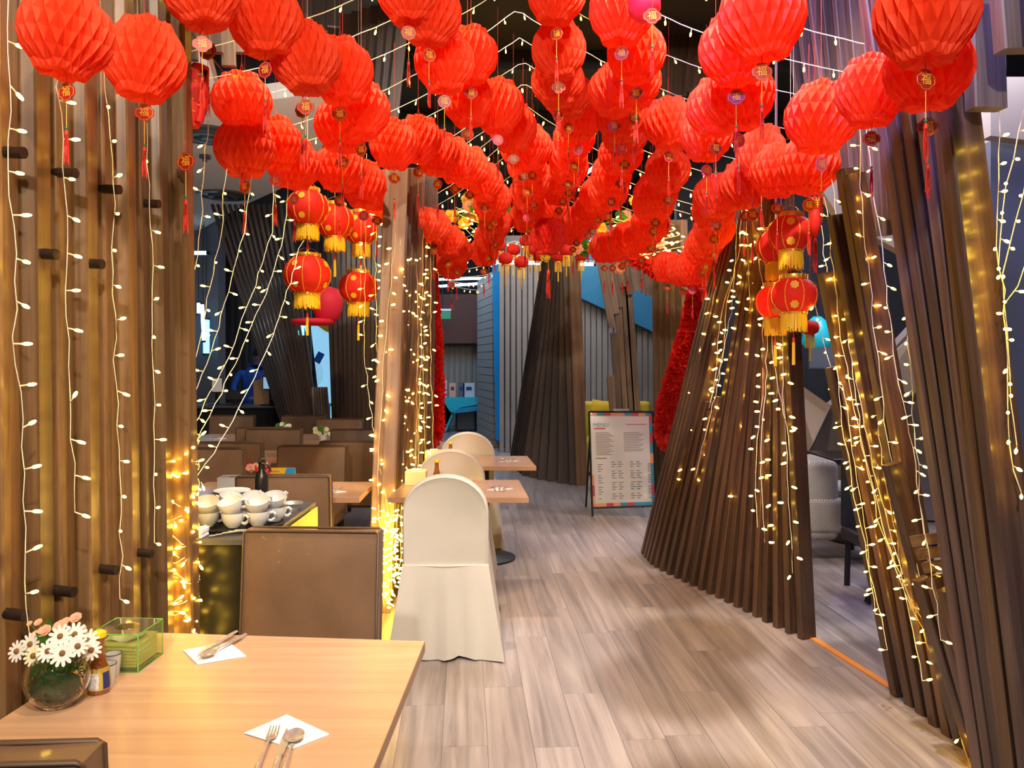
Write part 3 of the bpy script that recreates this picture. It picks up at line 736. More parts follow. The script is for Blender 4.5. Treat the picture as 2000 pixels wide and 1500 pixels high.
# small white cups
def shot(px, py, lab, h=.052):
    p = Z(px, py, TZ); t = thing('small_cup', lab, 'cup', p)
    obj('body', MB().lathe([(0, .0), (.0135, 0), (.0145, .002), (.0195, h), (.018, h), (.0135, .006), (0, .006)], 28), 'white', t, smooth=50)
    mb = MB(); mb.lathe([(.0196, h-.0016), (.0199, h), (.0192, h+.0008), (.018, h)], 28, cap=False); obj('rim_line', mb, 'grey_trim', t, smooth=True)
shot(211, 1338, 'small white cup with a dark rim, the nearer one behind the sauce bottle')
shot(221, 1320, 'small white cup with a dark rim, the farther one before the tissue box', .056)
# tissue box
def tissue_box(label, p, rz, sx, sy, h, acr='green_ac', edge='green_edge', tis='tissue'):
    t = thing('tissue_box', label, 'tissue box', p, rz); th = .0025
    for nm, c, d in (('front_panel', (0, -sy/2, h/2), (sx, th, h)), ('rear_panel', (0, sy/2, h/2), (sx, th, h)), ('side_panel', (-sx/2, 0, h/2), (th, sy-th, h)), ('side_panel', (sx/2, 0, h/2), (th, sy-th, h)), ('bottom_panel', (0, 0, .0035), (sx-.006, sy-.006, .003))):
        obj(nm, MB().box(c, d), acr, t)
    mb = MB(); n = 20; ring = [(.030*math.cos(2*PI*k/n), .030*math.sin(2*PI*k/n)) for k in range(n)]
    out_ = []
    for k in range(n):
        x, y = ring[k]; s_ = min((sx/2-.001)/max(1e-6, abs(x)), (sy/2-.001)/max(1e-6, abs(y))); out_.append((x*s_, y*s_))
    vs = [(x, y, h+z) for z in (0, .0025) for x, y in ring+out_]
    fs = []
    for k in range(n):
        j = (k+1) % n; fs += [(k, j, n+j, n+k)[::-1], (2*n+k, 2*n+j, 3*n+j, 3*n+k), (k, 2*n+k, 2*n+j, j), (n+k, n+j, 3*n+j, 3*n+k)]
    mb.add(vs, fs); lid = obj('lid', mb, acr, t)
    mb = MB(); r = .0016
    for sxx in (-1, 1):
        for syy in (-1, 1): mb.tube([(sxx*sx/2, syy*sy/2, 0), (sxx*sx/2, syy*sy/2, h+.002)], r, 5)
    for z in (.001, h+.0015):
        mb.tube([(-sx/2, -sy/2, z), (sx/2, -sy/2, z), (sx/2, sy/2, z), (-sx/2, sy/2, z), (-sx/2, -sy/2, z)], r, 5)
    obj('edge_frame', mb, edge, t)
    for k in range(7):
        obj('tissue', MB().rbox((rnd.uniform(-.002, .002), rnd.uniform(-.002, .002), .010+k*.0085), (sx-.018, sy-.018, .0078), .003, seg=1), tis, t)
    mb = MB(); vs = []; fs = []
    for i in range(9):
        for j in range(9):
            u, v = i/8-.5, j/8-.5; vs.append((u*sx*.62, v*sy*.55, .072+.012*math.cos(u*3)*math.cos(v*4)+.003*math.sin(9*u+5*v)))
    for i in range(8):
        for j in range(8): fs.append((i*9+j, (i+1)*9+j, (i+1)*9+j+1, i*9+j+1))
    mb.add(vs, fs); obj('top_sheet', mb, 'napkin', t, smooth=True)
tissue_box('lime-green clear tissue box at the rear corner of the near table', Vector((-.992, 2.045, TZ)), math.radians(-3), .125, .125, .092)
# napkins and cutlery
def cutlery(kind, mb, L=.2):
    """lies along +y from the handle end at 0, bowl or tines at L"""
    if kind == 'spoon':
        mb.tube([(0, 0, .004), (0, .04, .005), (0, .09, .006), (0, .125, .008), (0, .142, .006)], [.0065, .0060, .0038, .0026, .0035], 8, flat=.42)
        vs = []; fs = []; n = 18
        for z0 in (0, -.0012):
            for ring in range(5):
                f = ring/4
                for k in range(n):
                    a = 2*PI*k/n; x = .0205*f*math.cos(a); y = .170+.030*f*math.sin(a)*(1.0+.06*math.sin(a))
                    vs.append((x, y, .0035+.0075*f*f+z0))
        for h_ in range(2):
            for ring in range(4):
                for k in range(n):
                    q = (h_*5*n+ring*n+k, h_*5*n+ring*n+(k+1) % n, h_*5*n+(ring+1)*n+(k+1) % n, h_*5*n+(ring+1)*n+k)
                    fs.append(q if h_ else q[::-1])
        for k in range(n): fs.append((4*n+k, 4*n+(k+1) % n, 9*n+(k+1) % n, 9*n+k))
        mb.add(vs, fs)
    elif kind == 'fork':
        mb.tube([(0, 0, .004), (0, .04, .005), (0, .09, .006), (0, .125, .009), (0, .140, .008)], [.0065, .0060, .0038, .0026, .0045], 8, flat=.42)
        mb.tube([(0, .136, .008), (0, .145, .006), (0, .158, .005)], [.005, .0105, .0115], 8, flat=.12)
        for x in (-.0096, -.0032, .0032, .0096): mb.tube([(x, .156, .005), (x, .175, .0045), (x, .198, .009)], [.0019, .0018, .0009], 5)
    else:
        mb.tube([(0, 0, .004), (0, .03, .005), (0, .085, .005), (0, .10, .005)], [.0068, .0075, .0062, .0045], 8, flat=.5)
        mb.prism([(-.006, .098, .004), (.007, .098, .004), (.010, .15, .004), (.007, .19, .004), (-.002, .215, .004), (-.006, .16, .004)], (0, 0, .0016))
def place_set(corners, items, labs, z=TZ, nlabel=''):
    cs = [Z(x, y, z) for x, y in corners]; c = sum(cs, Vector((0, 0, 0)))/len(cs)
    for k in range(2):
        q = [v-c+Vector((0, 0, .0008+k*.0014)) for v in cs]
        if k: q = [v+Vector((.003, -.004, 0)) if i == 0 else v for i, v in enumerate(q)]
        if k == 0: t = thing('napkin', nlabel, 'napkin', c)
        obj('fold', MB().prism(q, (0, 0, .0012)), 'napkin', t)
    for (kind, px, py, ax, ay, lift, s_), lab in zip(items, labs):
        a, b = Z(px, py, z), Z(ax, ay, z); dv = (b-a); ang = math.atan2(dv.y, dv.x)-PI/2
        mb = MB(); cutlery(kind, mb); o = obj(kind, mb, 'steel', smooth=50); o.location = a+Vector((0, 0, lift)); o.rotation_euler = (0, 0, ang); o.scale = (s_, s_, s_)
        tag(o, lab, kind)
place_set([(476, 1433), (560, 1398), (643, 1436), (572, 1464)],
          [('fork', 497, 1520, 556, 1388, .004, .95), ('knife', 530, 1540, 579, 1374, .007, 1.0), ('spoon', 548, 1536, 592, 1392, .004, 1.0)],
          ['steel fork on the white napkin at the front of the near table', 'steel knife between fork and spoon at the front of the near table', 'steel spoon with round bowl at the front of the near table'],
          nlabel='folded white napkin at the front of the near table')
place_set([(357, 1271), (447, 1256), (481, 1283), (385, 1299)],
          [('fork', 480, 1243, 384, 1290, .004, .82), ('knife', 462, 1242, 392, 1284, .010, .85), ('spoon', 474, 1250, 408, 1286, .007, .85)],
          ['steel fork piled on the napkin at the rear of the near table', 'steel knife piled on the napkin at the rear of the near table', 'steel spoon piled on the napkin at the rear of the near table'],
          nlabel='folded white napkin at the rear of the near table')

# ================================================================== DISH COUNTER
CZ = .85
ctr = thing('service_counter', 'black service counter with cups and plates behind the near table', 'counter', (-1.2, 3.4, 0))
mb = MB(); o0 = Vector((-1.2, 3.4, 0))
NL, NR, FR, FL = Vector((-1.45, 3.0, 0)), Vector((-.945, 3.0, 0)), Vector((-.940, 3.80, 0)), Vector((-1.45, 3.80, 0))
def slab(mb, cs, z0, z1, m=None, ins=0):
    c = sum(cs, Vector((0, 0, 0)))/len(cs); q = [c+(v-c)*(1-ins) for v in cs]
    mb.prism([Vector((v.x-o0.x, v.y-o0.y, z0)) for v in q], (0, 0, z1-z0), m)
slab(mb, [NL, NR, FR, FL], .05, CZ-.02, 0, .03); obj('cabinet', mb, 'black', ctr)
mb = MB(); slab(mb, [NL, NR, FR, FL], CZ-.02, CZ); obj('counter_top', mb, 'grey_trim', ctr)
mb = MB(); mb.prism([NR+Vector((.012, .02, .45))-o0, FR+Vector((.012, -.01, .45))-o0, FR+Vector((.012, -.01, CZ-.022))-o0, NR+Vector((.012, .02, CZ-.022))-o0], (-.008, 0, 0)); obj('side_panel', mb, 'yellowlit', ctr)
for x in (-1.40, -.99):
    for y in (3.06, 3.74): obj('foot', MB().lathe([(.02, 0), (.02, .05)], 10, (x-o0.x, y-o0.y, 0)), 'blackm', ctr)
# oval tray
tp = Z(462, 1020, CZ); tp = Vector((-1.165, 3.26, CZ))
mb = MB(); vs = []; fs = []; n = 40
for r, z in ((0, .003), (.92, .003), (.97, .010), (1.0, .014), (1.02, .013), (.98, .004), (.93, 0), (0, 0)):
    for k in range(n): vs.append((.225*r*math.cos(2*PI*k/n), .165*r*math.sin(2*PI*k/n), z))
for j in range(7):
    for k in range(n): fs.append((j*n+k, j*n+(k+1) % n, (j+1)*n+(k+1) % n, (j+1)*n+k)[::-1])
mb.add(vs, fs); o = obj('oval_tray', mb, 'black', smooth=40); o.location = tp; tag(o, 'black oval tray under the white cups on the counter', 'tray')
def cup0(label, grp):
    t = thing('cup', label, 'cup', (0, 0, 0), 0, grp)
    obj('bowl', MB().lathe([(0, .003), (.020, .003), (.022, 0), (.025, .001), (.027, .005), (.040, .022), (.0465, .042), (.0485, .060), (.0475, .0605), (.0455, .043), (.038, .024), (.020, .009), (0, .008)], 30), 'white', t, smooth=60)
    pts = [(.0455, 0, .048), (.058, 0, .052), (.068, 0, .042), (.066, 0, .027), (.054, 0, .018), (.040, 0, .020)]
    obj('handle', MB().tube([Vector(a) for a in pts], .0042, 7, flat=1.5), 'white', t, smooth=60)
    return t
grp = 'white cups on the oval tray'; spots = [  # px of base centre on tray, tilt, yaw, level
    (433, 1028, 0), (492, 1028, 0), (543, 1022, 0), (520, 1006, 0), (562, 1004, 0), (462, 1010, 0)]
first = None; bases = []
lab = ['lower white cup at the left front of the tray', 'lower white cup at the middle front of the tray, handle to the right', 'lower white cup at the right front of the tray', 'lower white cup in the second row at centre of the tray', 'lower white cup at the far right of the tray', 'lower white cup behind the left front pair']
labu = ['upper tilted white cup at the left front of the tray', 'upper tilted white cup at the middle front of the tray', 'upper tilted white cup at the right front of the tray', 'upper tilted white cup in the second row at centre of the tray', 'upper tilted white cup at the far right of the tray', 'upper tilted white cup behind the left front pair']
pos = [(-1.235, 3.215), (-1.125, 3.205), (-1.035, 3.235), (-1.085, 3.330), (-.995, 3.330), (-1.190, 3.325)]
yaws = [40, -15, 25, 60, 30, 80]
for i, (x, y) in enumerate(pos):
    if first is None: first = cup0(lab[0], grp); first.location = (x, y, CZ+.004); first.rotation_euler = (0, 0, math.radians(yaws[0])); 
    else: dup(first, (x, y, CZ+.004), math.radians(yaws[i]), lab[i], grp)
    q = dup(first, (x+.004, y, CZ+.004+.049), math.radians(yaws[i]+20), labu[i], grp)
    q.rotation_euler = (math.radians(14), math.radians(-14 if i % 3 else -18), math.radians(yaws[i]+25)); q.location = (x, y, CZ+.004+.0535)
# plates
pm = MB().lathe([(0, .002), (.045, .002), (.048, 0), (.052, .001), (.075, .010), (.0785, .0125), (.077, .0135), (.055, .006), (0, .0055)], 36).mesh('plate', 'white', 50)
px_, py_ = -1.222, 3.46
for k in range(11):
    o = link('plate', pm, None, loc=(px_+.001*math.sin(k*2), py_+.001*math.cos(k*3), CZ+.010*k))
    tag(o, ('white saucer in the stack beside the spray bottle, topmost' if k == 10 else 'white saucer in the stack beside the spray bottle, %s from the bottom' % nth(k)), 'saucer', 'stacked saucers on the counter')
# spray bottle
p = Vector((-1.135, 3.60, CZ)); t = thing('spray_bottle', 'black spray bottle standing behind the stacked cups', 'bottle', p); t.scale = (1.1, 1.1, 1.18)
obj('body', MB().lathe([(0, 0), (.025, 0), (.027, .004), (.027, .115), (.024, .135), (.013, .150), (.0115, .165), (0, .165)], 24), 'black', t, smooth=50)
mb = MB(); mb.lathe([(.0135, .158), (.0135, .176), (.009, .178)], 18); mb.prism([(-.008, -.02, .178), (-.008, .03, .180), (-.008, .022, .198), (-.008, -.02, .203), (-.008, -.036, .198), (-.008, -.036, .188)], (.016, 0, 0)); obj('spray_head', mb, 'black', t, smooth=40)
obj('trigger', MB().tube([(0.004, -.01, .190), (.022, -.018, .188), (.034, -.02, .172), (.042, -.018, .150)], [.006, .006, .005, .004], 6), 'black', t, smooth=50)
# napkin stack on counter, cutlery heap, metal basket
t = thing('napkin_stack', 'stack of folded white napkins at the front edge of the counter', 'napkins', (-1.245, 3.055, CZ))
for k in range(6): obj('napkin_fold', MB().rbox((rnd.uniform(-.002, .002), rnd.uniform(-.002, .002), .003+k*.0055), (.13, .075, .005), .002, seg=1), 'napkin', t)
cl = ['fork', 'spoon', 'knife', 'spoon', 'fork']
for k, kd in enumerate(cl):
    mb = MB(); cutlery(kd, mb); o = obj(kd, mb, 'steel', smooth=50); o.location = (-1.16+k*.022, 3.04+.008*k, CZ+.002+.004*k); o.rotation_euler = (0, 0, math.radians(-52-k*9)); o.scale = (.8, .8, .8)
    tag(o, 'steel %s in the small heap before the tray, %s from the left' % (kd, nth(k)), kd)
for k in range(7):
    mb = MB(); cutlery('fork' if k % 2 else 'spoon', mb); o = obj('fork' if k % 2 else 'spoon', mb, 'steel', smooth=50); o.location = (-1.41+k*.012, 3.15+k*.009, CZ+.016+.004*k); o.rotation_euler = (0, 0, math.radians(-70+k*7)); o.scale = (.75, .75, .75)
    tag(o, 'steel %s in the bundle at the left end of the tray, %s from the left' % ('fork' if k % 2 else 'spoon', nth(k)), 'fork' if k % 2 else 'spoon', 'cutlery bundle at the left end of the tray')
t = thing('metal_dish', 'small perforated grey metal dish at the far right of the counter', 'dish', (-.995, 3.58, CZ))
mb = MB(); mb.lathe([(.030, 0), (.030, .004), (.044, .030), (.052, .034), (.052, .037), (.043, .036), (.028, .008), (0, .008)], 24); obj('bowl', mb, 'steel', t, smooth=40)
for k in range(6): obj('hole_pattern', MB().lathe([(.004, 0), (.004, .001)], 8, (.020*math.cos(k), .020*math.sin(k), .009)), 'black', t)

# ---- things on the farther tables
tissue_box('pale tissue box on the table behind the saucers', Vector((-1.62, 4.62, TZ)), .05, .15, .12, .10, 'white', 'white', 'napkin')
def small_flowers(label, p, rz, spec, hgt=.12):
    t = thing('flower_pot', label, 'flowers', p, rz)
    obj('pot', MB().lathe([(0, 0), (.03, 0), (.038, .02), (.036, .055), (.032, .056), (0, .05)], 18), 'white', t, smooth=50)
    r2 = random.Random(len(label))
    for k in range(spec[1]):
        a = r2.random()*6.28; r = r2.uniform(.02, .085); c = Vector((r*math.cos(a), r*math.sin(a)*.7, hgt+r2.uniform(-.03, .035)-r*.3))
        mb = MB(); petals(mb, c, Vector((c.x*6, -1, .6)), .026, 8, .0075, 0); o = obj('blossom', mb, spec[0] if k % 3 else spec[2], t)
        obj('stem', MB().tube([c, Vector((c.x*.5, c.y*.5, hgt*.7)), Vector((c.x*.15, 0, .05))], .0015, 4), 'leaf', o)
small_flowers('white blossoms in a pot on the rearmost left table', Vector((P(553, 0, 7.9).x, 7.9, TZ)), 0, ('petalwhite', 14, 'leaf'))
small_flowers('cream and green blossoms in a pot before the brown chair by the lit trunk', Vector((P(632, 0, 7.75).x, 7.72, TZ)), .4, ('petalcream', 16, 'leaf'), .10)
small_flowers('red and pink blossoms in a pot behind the black spray bottle', Vector((P(500, 0, 4.75).x, 4.8, TZ)), 0, ('medred', 14, 'petalpink'), .15)
# tent card
p = Vector((P(556, 0, 4.93).x, 4.9, TZ)); t = thing('tent_card', 'blue and yellow printed card standing behind the spray bottle', 'card', p)
for s_, c_ in ((-1, 'card'), (1, 'card')):
    mb = MB(); w_ = .075
    mb.prism([(-w_, s_*.045, 0), (w_, s_*.045, 0), (w_, 0, .115), (-w_, 0, .115)], (0, .0012, 0)); obj('card_leaf', mb, 'mustard', t)
mb = MB(); mb.prism([(-.005, -.0465, .002), (w_, -.0465, .002), (w_, -.0022, .113), (.022, -.0022, .113)], (0, -.0006, 0)); obj('blue_print', mb, 'blue', t)
mb = MB()
for k in range(5): mb.box((-.045+.008*(k % 2), -.0475+.0375*(k*.018+.025)/.1, .022+k*.018), (.04+.01*(k % 3), .001, .004), Matrix.Rotation(math.radians(-21), 3, 'X'))
obj('print_lines', mb, 'medpink', t)
# cutlery on far tables: small place settings
def mini_set(label, x, y):
    o = obj('napkin', MB().prism([(-.075, -.03, 0), (0, -.075, 0), (.085, .01, 0), (.0, .07, 0)], (0, 0, .002)), 'napkin', loc=(x, y, TZ+.001)); tag(o, 'folded white napkin '+label, 'napkin')
    for k, kd in enumerate(('spoon', 'fork', 'knife')):
        mb = MB(); cutlery(kd, mb); q = obj(kd, mb, 'steel', smooth=50); q.location = (x-.02+.022*k, y-.09, TZ+.004+.004*k); q.rotation_euler = (0, 0, math.radians(8-8*k)); q.scale = (.85, .85, .85)
        tag(q, 'steel %s lying ' % kd+label, kd)
mini_set('on the table before the nearest ivory-covered chair', P(975, 0, 4.78).x, 4.78)
mini_set('on the table before the middle ivory-covered chair', P(993, 0, 6.1).x, 6.1)
mini_set('on the table beside the dish counter', P(648, 0, 4.68).x, 4.68)
mini_set('at the left end of the rearmost left table', P(425, 0, 7.85).x, 7.85)
for px, d, lab in ((853, 4.95, 'small amber condiment bottle behind the nearest ivory chair'), (880, 6.05, 'small amber condiment bottle behind the middle ivory chair')):
    p = Vector((P(px, 0, d).x, d, TZ)); t = thing('condiment_bottle', lab, 'bottle', p)
    obj('glass_body', MB().lathe([(0, 0), (.021, 0), (.0255, .025), (.0235, .06), (.0140, .10), (.0120, .145), (0, .145)], 18), 'amber', t, smooth=50)
    obj('cap', MB().lathe([(.015, .142), (.015, .158), (0, .160)], 14), 'yellowcap', t, smooth=40)
    q = thing('tissue_holder', 'yellow tissue holder beside the '+lab[6:], 'tissue box', Vector((p.x-.13, p.y+.02, TZ)))
    obj('box', MB().rbox((0, 0, .045), (.13, .11, .09), .006), 'tissue', q); obj('top_sheet', MB().rbox((0, 0, .094), (.06, .03, .014), .005), 'napkin', q)

# ================================================================== MENU STAND
d = 7.75; t = thing('menu_stand', 'black-framed standing menu board in the middle of the walkway', 'sign', Vector((P(1213, 0, d).x, d, 0)))
o0 = t.location
def V_(px, py, dd): return P(px, py, dd)-o0
tl_, tr_, br_, bl_ = V_(1152, 806, d+.18), V_(1274, 806, d+.12), V_(1280, 986, d-.02), V_(1158, 990, d+.03)
nrm = (tr_-tl_).cross(bl_-tl_).normalized(); nrm = nrm if nrm.y < 0 else -nrm
def Q(u, v, e=0): return lerp(lerp(tl_, tr_, u), lerp(bl_, br_, u), v)+nrm*e
def quad(mb, u0, v0, u1, v1, e, m=None): mb.prism([Q(u0, v0, e), Q(u1, v0, e), Q(u1, v1, e), Q(u0, v1, e)], nrm*.0015, m)
obj('board', MB().prism([Q(0, 0), Q(1, 0), Q(1, 1), Q(0, 1)], -nrm*.02), 'boardwhite', t)
mb = MB()
cols = [0, 1, 2, 1, 0, 1, 2, 0, 1]
for k in range(9):
    a, b = k/9, (k+1)/9
    quad(mb, a, 0, b, .035, .001, [2, 1, 0, 2, 2, 1, 0, 2, 1][k]); quad(mb, a, .965, b, 1, .001, [2, 2, 0, 2, 1, 0, 1, 1, 1][k]); quad(mb, .945, a, 1, b, .001, [0, 1, 0, 1, 2, 1, 1, 0, 1][k]); quad(mb, 0, a, .04, b, .001, [3, 3, 3, 3, 3, 3, 2, 0, 2][k])
obj('colour_border', mb, ['inkred', 'inkblue', 'inkorange', 'boardwhite'], t)
mb = MB()
quad(mb, .06, .165, .24, .178, .001, 1); quad(mb, .07, .485, .25, .495, .001, 0)
quad(mb, .58, .125, .9, .130, .001, 1)
for i in range(14): quad(mb, .08, .215+i*.018, .30+.1*((i*7) % 3)/3, .221+i*.018, .001, 2)
for i in range(12): quad(mb, .53, .215+i*.018, .78+.1*((i*5) % 3)/3, .221+i*.018, .001, 2)
for cx_ in (.10, .32, .43, .62, .72, .90):
    for i in range(17):
        if (i*3+int(cx_*50)) % 5: quad(mb, cx_, .53+i*.024, cx_+.05+.03*((i*3) % 2), .538+i*.024, .001, 0 if i % 6 else 3)
stuff(obj('print', mb, ['ink', 'inkred', 'ink', 'inkblue'], t))
def text_mesh(body, size, m, ext=.0004):
    c = bpy.data.curves.new('lettering', 'FONT'); c.body = body; c.size = size; c.extrude = ext; c.align_x = 'CENTER'; c.align_y = 'CENTER'; c.resolution_u = 3
    o = bpy.data.objects.new('lettering', c); C.objects.link(o)
    me = bpy.data.meshes.new_from_object(o.evaluated_get(bpy.context.evaluated_depsgraph_get())); me.materials.clear(); me.materials.append(M[m])
    bpy.data.objects.remove(o); return me
me = text_mesh('MENU', .055, 'inkblue'); link('lettering', me, t, mtx=frame(Q(.17, .135, .002), nrm, (tr_-tl_).normalized()))
mb = MB(); 
for a, b in ((0, 1),): pass
for nm, pts in (('frame_rail', [Q(-.01, -.01), Q(1.01, -.01)]), ('frame_rail', [Q(-.01, 1.01), Q(1.01, 1.01)]), ('frame_side', [Q(-.01, -.01), Q(-.01, 1.0), V_(1157, 1009, d-.03)]), ('frame_side', [Q(1.01, -.01), Q(1.01, 1.0), V_(1276, 992, d-.03) + Vector((0, 0, -.02))])):
    if nm == 'frame_side': pts[-1] = Vector((pts[-1].x, pts[-1].y, .0)); pts[-1] = pts[-2]+(pts[-2]-pts[0])*((pts[-2].z)/(pts[0].z-pts[-2].z))
    obj(nm, MB().tube(pts, .011, 6), 'blackm', t)
for u in (.02, .97): 
    a = Q(u, .02, -.02); obj('rear_leg', MB().tube([a, Vector((a.x-.02, a.y+.34, 0))], .010, 6), 'blackm', t)
obj('clip', MB().box(Q(.5, -.03), (.16, .02, .02)), 'steel', t)

# ================================================================== BACKGROUND FURNITURE
# yellow sofa
d = 11.2; o0 = Vector((P(1165, 0, d).x, d, 0)); t = thing('sofa', 'yellow upholstered sofa behind the menu stand', 'sofa', o0)
obj('seat', MB().rbox((-.05, -.3, .24), (1.66, .7, .44), .05), 'yellow', t, smooth=50)
obj('backrest', MB().rbox((-.05, .12, .50), (1.66, .2, .88), .06), 'yellow', t, smooth=50)
obj('armrest', MB().rbox((-.28*1, -.25, .42), (.18, .8, .80), .06), 'yellow', t, smooth=50)
for x, lab in ((.22, 'mustard cushion on the yellow sofa, left one'), (.52, 'mustard cushion on the yellow sofa, right one beside the leaning trunk')):
    mb = MB(); vs = []; fs = []
    for s_ in (-1, 1):
        for i in range(9):
            for j in range(9):
                u, v = i/4-1, j/4-1; b_ = .06*(1-u**4)*(1-v**4); vs.append((u*.19*(1-.08*(1-abs(v))*0), s_*b_, v*.17*(1-.10*(1-abs(u)**2))))
    for s_ in (0, 1):
        for i in range(8):
            for j in range(8):
                q = (s_*81+i*9+j, s_*81+(i+1)*9+j, s_*81+(i+1)*9+j+1, s_*81+i*9+j+1); fs.append(q if s_ == 0 else q[::-1])
    mb.add(vs, fs); o = obj('cushion', mb, 'mustard', smooth=True); o.location = o0+Vector((x-.1, -.06, .80)); o.rotation_euler = (math.radians(-12), math.radians(4), .1); tag(o, lab, 'cushion')
# herringbone armchair
d = 5.95; o0 = Vector((P(1628, 0, d).x, d+.25, 0)); t = thing('armchair', 'grey herringbone armchair seen between the two right slatted trees', 'armchair', o0, math.radians(0))
mb = MB(); mb.rbox((-.17, 0, .47), (.44, .5, .60), .05); obj('side_back', mb, 'herring', t, smooth=50)
mb = MB(); mb.rbox((.10, 0, .36), (.62, .54, .26), .04); obj('base', mb, 'herring', t, smooth=50)
mb = MB(); mb.rbox((.22, 0, .50), (.34, .44, .13), .05); obj('seat_cushion', mb, 'herring', t, smooth=50)
for x, y in ((-.30, -.20), (.33, -.20), (-.30, .20), (.33, .20)):
    obj('leg', MB().lathe([(.022, 0), (.036, .24)], 4, (x, y, 0)), 'blackm', t)
# dark chair leg curve & dark low table
t = thing('side_chair', 'dark chair with a curved leg peeking out beside the near right tree', 'chair', G(1700, 1180))
obj('leg', MB().tube([(-.02, 0, .01), (.015, 0, .09), (.035, .02, .2), (.035, .04, .32)], [.022, .024, .024, .026], 8), 'blackm', t, smooth=50)
obj('leg', MB().tube([(.42, 0, .01), (.40, 0, .09), (.385, .02, .2), (.38, .04, .32)], [.022, .024, .024, .026], 8), 'blackm', t, smooth=50)
for x in (.03, .39): obj('leg', MB().tube([(x, .42, 0), (x, .40, .32)], .02, 8), 'blackm', t, smooth=50)
obj('seat', MB().rbox((.21, .22, .36), (.44, .46, .09), .03), 'blackm', t, smooth=50); obj('backrest', MB().rbox((.21, .44, .62), (.42, .05, .46), .02), 'walldark', t, smooth=50)
t = thing('bar_table', 'dark wooden table edge behind the herringbone armchair', 'table', Vector((P(1690, 0, 6.6).x, 6.75, 0)))
obj('tabletop', MB().rbox((0, 0, .70), (.65, .6, .05), .01), 'marble', t); obj('column', MB().lathe([(.05, .02), (.05, .68)], 12), 'marble', t, smooth=40); obj('foot', MB().lathe([(.25, 0), (.25, .02), (.05, .05)], 20), 'marble', t, smooth=40)
t = thing('wall_picture', 'small grey-blue framed poster in the dark bar recess at right', 'poster', P(1606, 690, 9.2)); o0 = t.location
obj('sheet', MB().box((0, 0, 0), (.30, .01, .34)), 'wallgrey', t); obj('frame', MB().tube([(-.16, -.01, -.18), (.16, -.01, -.18), (.16, -.01, .18), (-.16, -.01, .18), (-.16, -.01, -.18)], .008, 4), 'grey_trim', t)
t = thing('glass_shelf', 'glass shelf line in the dark bar recess at right', 'shelf', P(1680, 672, 8.6)); obj('shelf_board', MB().box((0, 0, 0), (2.2, .25, .02)), 'cyandark', t)
for x in (-.9, .9): obj('hanger', MB().tube([(x, 0, .01), (x, 0, 4.4-t.location.z)], .008, 5), 'blackm', t)
for px, py, r, m_, lab, dd in ((1596, 650, .155, 'teal', 'glazed turquoise pendant shade beside the right pair of gold-trimmed lanterns', 8.3), (1706, 557, .085, 'redball', 'orange-red globe pendant in the dark bar recess', 7.8), (1718, 652, .10, 'mustard', 'yellow globe pendant half hidden by the near right tree', 7.9)):
    p = P(px, py, dd); t = thing('pendant_lamp', lab, 'lamp', p)
    pr = [(0, -r)]+[(r*math.sin(a)*(1 if r < .15 else 1), -r*math.cos(a)) for a in [k*PI/12 for k in range(1, 11)]] if r < .15 else [(0, -.16), (.12, -.155), (.155, -.10), (.145, .0), (.095, .12), (.04, .17)]
    obj('shade', MB().lathe(pr, 20), m_, t, smooth=50); obj('cord', MB().tube([(0, 0, r*.9), (0, 0, 4.4-p.z)], .005, 5), 'blackm', t); obj('cap', MB().lathe([(.03, r*.92), (.03, r*1.1), (.01, r*1.2)], 10), 'blackm', t)

# turquoise booth at the end of the hall
d = 16.8; o0 = Vector((P(904, 0, d).x, d, 0)); t = thing('booth_counter', 'faceted turquoise counter at the end of the hall', 'counter', o0)
def L(px, py, dd=0): return P(px, py, d+dd)-o0
obj('top_facet', MB().prism([L(853, 776), L(952, 776), L(948, 790), L(900, 797), L(880, 808)], (0, .5, 0)), 'cyan', t)
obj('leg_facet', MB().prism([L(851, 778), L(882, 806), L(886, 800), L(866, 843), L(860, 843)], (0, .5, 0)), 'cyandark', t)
obj('leg_facet', MB().prism([L(852, 777), L(862, 778), L(884, 812), L(872, 843), L(866, 843)], (0, .52, 0)), 'cyan', t)
obj('leg_facet', MB().prism([L(936, 843), L(952, 843), L(952, 777), L(945, 792), L(934, 800)], (0, .5, 0)), 'cyan', t)
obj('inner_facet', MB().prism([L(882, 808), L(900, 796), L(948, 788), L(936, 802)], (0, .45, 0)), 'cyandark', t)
q = thing('speaker_box', 'black box under the turquoise counter', 'box', Vector((P(910, 0, 17.05).x, 17.15, 0))); obj('cabinet', MB().rbox((0, 0, .24), (.44, .3, .48), .02), 'walldark', q); obj('grille', MB().box((0, -.155, .24), (.36, .01, .40)), 'grey_trim', q)
for k, (px, w_, h_, m_, lab) in enumerate([(864, .2, .36, 'white', 'white sign with a red mark on the turquoise counter'), (884, .14, .30, 'petalpink', 'purple leaflet holder on the turquoise counter, left one'), (901, .14, .30, 'wallgrey', 'purple leaflet holder on the turquoise counter, right one'), (916, .24, .30, 'white', 'white box with dark print on the turquoise counter')]):
    p = P(px, 776, 17.0); q = thing('leaflet_holder' if k else 'counter_sign', lab, 'leaflets' if k else 'sign', Vector((p.x, 17.0, P(0, 776, 16.8).z)))
    obj('panel', MB().box((0, 0, h_/2), (w_, .06, h_)), m_, q); obj('print', MB().box((0, -.033, h_*.6), (w_*.5, .004, h_*.25)), 'inkred' if k == 0 else 'blueprint', q)
q = thing('exit_sign', 'small pale green ceiling sign at the end of the hall', 'sign', P(864, 615, 16)); obj('panel', MB().box((0, 0, 0), (.34, .05, .16)), 'bead', q); obj('housing', MB().box((0, 0, .10), (.36, .07, .04)), 'white', q); obj('hanger', MB().tube([(0, 0, .1), (0, 0, 4.4-q.location.z)], .01, 5), 'blackm', q)
